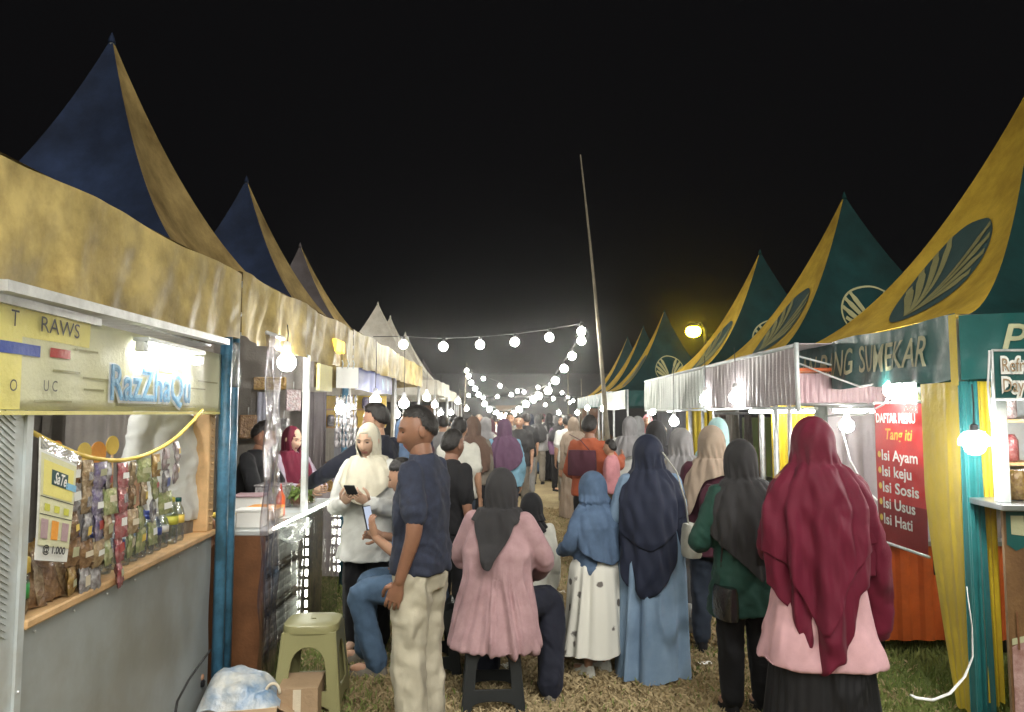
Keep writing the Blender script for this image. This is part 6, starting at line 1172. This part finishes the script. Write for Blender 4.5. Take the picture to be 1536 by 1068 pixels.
y_ = 6.0; person('woman in long grey hijab and grey trousers between the navy and beige hijabs', X_(1024, y_, 0.9), y_, 10, 1.50, 1.0, seed=29, top=dict(mat='cloth_taupe', hem=0.36, flare=1.2, loose=1.1), bottom=dict(mat='cloth_grey', loose=1.3), hijab=dict(mat='cloth_greyhijab', hem=[(0, .95), (90, .95), (180, .9), (230, .78), (270, .72), (310, .82)], low=(0.13, 0.1), amp=0.014, hw=1.12, neckw=1.02), shoes='cloth_offwhite')
tag(MB().lathe([(0.05, 0), (0.09, 0.02), (0.10, 0.09), (0.06, 0.15), (0.02, 0.19)], (0, 0, 0), 14).build('shopping_bag', 'white_print', loc=(X_(1034, 5.55, 0.1), 5.55, 0.06)), 'white plastic shopping bag held low beside the grey trousers', 'bag')
y_ = 6.3; person('woman in mint patterned hijab standing before the hanging garments', X_(1079, y_, 1.2), y_, 5, 1.58, 1.0, near=False, seed=31, top=dict(mat='cloth_mint', hem=0.4), bottom=dict(mat='cloth_black'), hijab=dict(mat='cloth_mint', hem=[(0, 1.1), (90, 1.1), (180, 1.1), (270, 1.0)], amp=0.01))
y_ = 6.9; person('person in dark headscarf and black coat beside the satin canopy', X_(985, y_, 1.2), y_, 0, 1.55, 1.05, near=False, seed=33, top=dict(mat='cloth_charcoal', hem=0.36, flare=1.2, loose=1.15, sw=1.2), bottom=dict(mat='cloth_black', loose=1.2), hijab=dict(mat='cloth_charcoal', hem=[(0, 1.0), (90, 1.0), (180, 1.0), (270, .9)], amp=0.01, hw=1.1))
y_ = 8.0; person('person in orange shirt with dark sling bag, head uncovered', X_(884, y_, 1.2), y_, -25, 1.60, 1.02, seed=35, near=False, skin='skin_tan', top=dict(mat='cloth_orange', hem=0.47, loose=1.15, sw=1.2, wr=0.01), bottom=dict(mat='cloth_black', loose=1.2), hair=dict(line=0.05, t=0.012, nape=-0.07), pose=dict(elR=(0.18, 0.06, 0.66), wrR=(0.16, 0.2, 0.72), elL=(-0.16, 0.02, 0.62), wrL=(-0.1, 0.13, 0.58)))
bag((X_(873, 7.86, 1.0), 7.84, 0.98), R(65), 0.30, 0.26, 0.12, 'cloth_plum', 'dark plum sling bag across the orange shirt', [(0, -0.1, 0.24), (0.02, 0.02, 0.36), (0.06, 0.16, 0.42)])
y_ = 7.7; person('small child in pink carried beside the orange shirt', X_(917, y_, 1.0), y_, 60, 0.95, 1.1, seed=37, near=False, z0=0.42, seat=0.40, top=dict(mat='cloth_rosepink', hem=0.44, loose=1.1), bottom=dict(mat='cloth_beige', loose=1.2), hair=dict(line=0.05, t=0.01), shoes=None)
y_ = 8.9; person('person in white blouse reaching up beside the garment rack', X_(944, y_, 1.2), y_, -30, 1.58, 1.0, seed=39, near=False, top=dict(mat='cloth_whitetop', hem=0.45, loose=1.15, sw=1.2), bottom=dict(mat='cloth_darkjeans'), hijab=dict(mat='cloth_greyhijab', hem=[(0, 1.2), (90, 1.15), (180, 1.2), (270, 1.1)]), pose=dict(elR=(0.19, 0.08, 0.74), wrR=(0.2, 0.18, 0.86)))
y_ = 9.4; person('woman in purple hijab and light blue shirt with dark trousers', X_(757, y_, 1.0), y_, 6, 1.55, 1.05, seed=41, near=False, top=dict(mat='cloth_lightblue', hem=0.46, flare=1.1, loose=1.2, sw=1.2, wr=0.010), bottom=dict(mat='cloth_darkjeans', loose=1.1), hijab=dict(mat='cloth_purple', hem=[(0, 1.1), (90, 1.1), (180, 1.05), (230, .95), (270, .9), (310, .96)], low=(0.125, 0.095), amp=0.012, hw=1.1))
y_ = 5.6; person('man in black shirt and black trousers standing behind the navy T-shirt', X_(676, y_, 1.0), y_, -40, 1.50, 1.0, seed=43, skin='skin_tan', top=dict(mat='cloth_black', sleeve='short', hem=0.5), bottom=dict(mat='cloth_black'), hair=dict(line=0.05, t=0.012))
y_ = 7.6; person('man in pale grey T-shirt with arm hanging, walking away', X_(688, y_, 1.0), y_, -10, 1.58, 1.02, seed=45, near=False, skin='skin', top=dict(mat='cloth_offwhite', sleeve='short', hem=0.49, loose=1.12, wr=0.009), bottom=dict(mat='cloth_darkjeans'), hair=dict(line=0.05, t=0.012, nape=-0.07))
y_ = 8.8; person('woman in brown hijab and black dress walking beside the pale grey T-shirt', X_(709, y_, 1.0), y_, -5, 1.58, 1.05, seed=47, near=False, top=dict(mat='cloth_taupe', hem=0.5, loose=1.1), bottom=dict(mat='cloth_black', kind='skirt', w=(0.13, 0.11)), hijab=dict(mat='cloth_brown', hem=[(0, 1.0), (90, 1.0), (180, 1.0), (270, .9)], low=(0.13, 0.1), amp=0.012, hw=1.08))
# --- the far crowd
FAR = [(728, 11.5, 1.56, 'cloth_offwhite', 'cloth_black', 'cloth_greyhijab', 'pale hijab and white top'), (779, 12.5, 1.60, 'cloth_charcoal', 'cloth_taupe', None, 'charcoal shirt and taupe trousers'), (790, 15.0, 1.62, 'cloth_black', 'cloth_grey', None, 'black shirt and grey trousers'), (807, 17.5, 1.60, 'cloth_greyhijab', 'cloth_taupe', 'cloth_charcoal', 'charcoal hijab and grey tunic'),
       (823, 18.5, 1.62, 'cloth_black', 'S cloth_black', 'cloth_black', 'black hijab and long black gown'), (838, 16.0, 1.58, 'cloth_purple', 'cloth_black', 'cloth_charcoal', 'dark hijab and purple top'), (851, 13.5, 1.58, 'cloth_whitetop', 'cloth_taupe', None, 'white shirt and taupe trousers'), (861, 11.8, 1.56, 'cloth_beige', 'S cloth_beige', 'cloth_beige', 'beige hijab and beige dress'),
       (770, 20.0, 1.60, 'cloth_brown', 'cloth_black', 'cloth_brown', 'brown hijab and black trousers'), (757, 22.0, 1.62, 'cloth_navy', 'cloth_jeans', None, 'navy shirt and jeans'), (797, 23.0, 1.60, 'cloth_charcoal', 'S cloth_charcoal', 'cloth_navyhijab', 'navy hijab and charcoal gown'), (815, 25.0, 1.60, 'cloth_maroon', 'cloth_black', 'cloth_maroon', 'maroon hijab and black trousers'),
       (742, 17.0, 1.60, 'cloth_whitetop', 'cloth_grey', None, 'white shirt and grey trousers'), (718, 14.5, 1.60, 'cloth_brown', 'S cloth_brown', 'cloth_beige', 'beige hijab and brown dress'), (700, 12.6, 1.66, 'cloth_charcoal', 'cloth_darkjeans', None, 'charcoal shirt and dark jeans'), (843, 22.0, 1.58, 'cloth_paleblue', 'cloth_black', 'cloth_offwhite', 'white hijab and pale blue top'), (664, 10.4, 1.60, 'cloth_grey', 'cloth_black', None, 'grey shirt by the left stalls'),
       (622, 9.4, 1.60, 'cloth_navy', 'cloth_darkjeans', 'cloth_plum', 'plum hijab by the left stalls'), (603, 8.6, 1.56, 'cloth_bluepolo', 'cloth_jeans', 'cloth_denim', 'denim hijab by the blue banner'), (957, 10.3, 1.58, 'cloth_black', 'S cloth_black', 'cloth_grey', 'grey hijab by the mint canopy'),
       (735, 13.0, 1.52, 'cloth_charcoal', 'cloth_black', 'cloth_plum', 'plum hijab and charcoal top'), (765, 14.0, 1.64, 'cloth_taupe', 'cloth_darkjeans', None, 'taupe shirt and dark jeans'), (783, 18.0, 1.58, 'cloth_lightblue', 'cloth_black', 'cloth_navyhijab', 'navy hijab and light blue top'), (812, 20.5, 1.62, 'cloth_offwhite', 'cloth_jeans', None, 'off white shirt and jeans'), (832, 21.0, 1.56, 'cloth_plum', 'S cloth_plum', 'cloth_greyhijab', 'grey hijab and plum dress'), (856, 17.5, 1.60, 'cloth_navy', 'cloth_black', 'cloth_brown', 'brown hijab and navy top'), (680, 15.5, 1.60, 'cloth_beige', 'cloth_taupe', None, 'beige shirt by the white tents'), (648, 11.8, 1.58, 'cloth_mint', 'cloth_black', 'cloth_offwhite', 'white hijab and mint top by the left stalls'), (850, 26.0, 1.6, 'cloth_grey', 'cloth_darkjeans', None, 'grey shirt and dark jeans far down the lane'), (972, 12.2, 1.60, 'cloth_rosepink', 'S cloth_rosepink', 'cloth_rosepink', 'rose hijab and rose dress by the right stalls')]
for i, (u, Y_, H_, tm, bm_, hj, lb) in enumerate(FAR):
    sk = bm_.startswith('S '); bm_ = bm_.replace('S ', '')
    person('distant %s in %s' % ('walker' if not hj else 'woman', lb), X_(u, Y_, 1.0), Y_, random.uniform(-40, 40) + (180 if i % 4 == 1 else 0), H_, random.uniform(0.95, 1.08), near=False, seed=60 + i, top=dict(mat=tm, hem=0.47 if not sk else 0.5, loose=1.12, sleeve='short' if not hj else 'long'), bottom=dict(mat=bm_, loose=1.1) if not sk else dict(mat=bm_, kind='skirt', top=0.7, w=(0.14, 0.12)),
           hijab=dict(mat=hj, open=True, hem=[(0, 1.05), (90, 1.0), (180, 1.05), (270, .92)], low=(0.13, 0.1), amp=0.012, hw=1.06) if hj else None, hair=None if hj else dict(line=0.05, t=0.012), fingers=Y_ < 14)
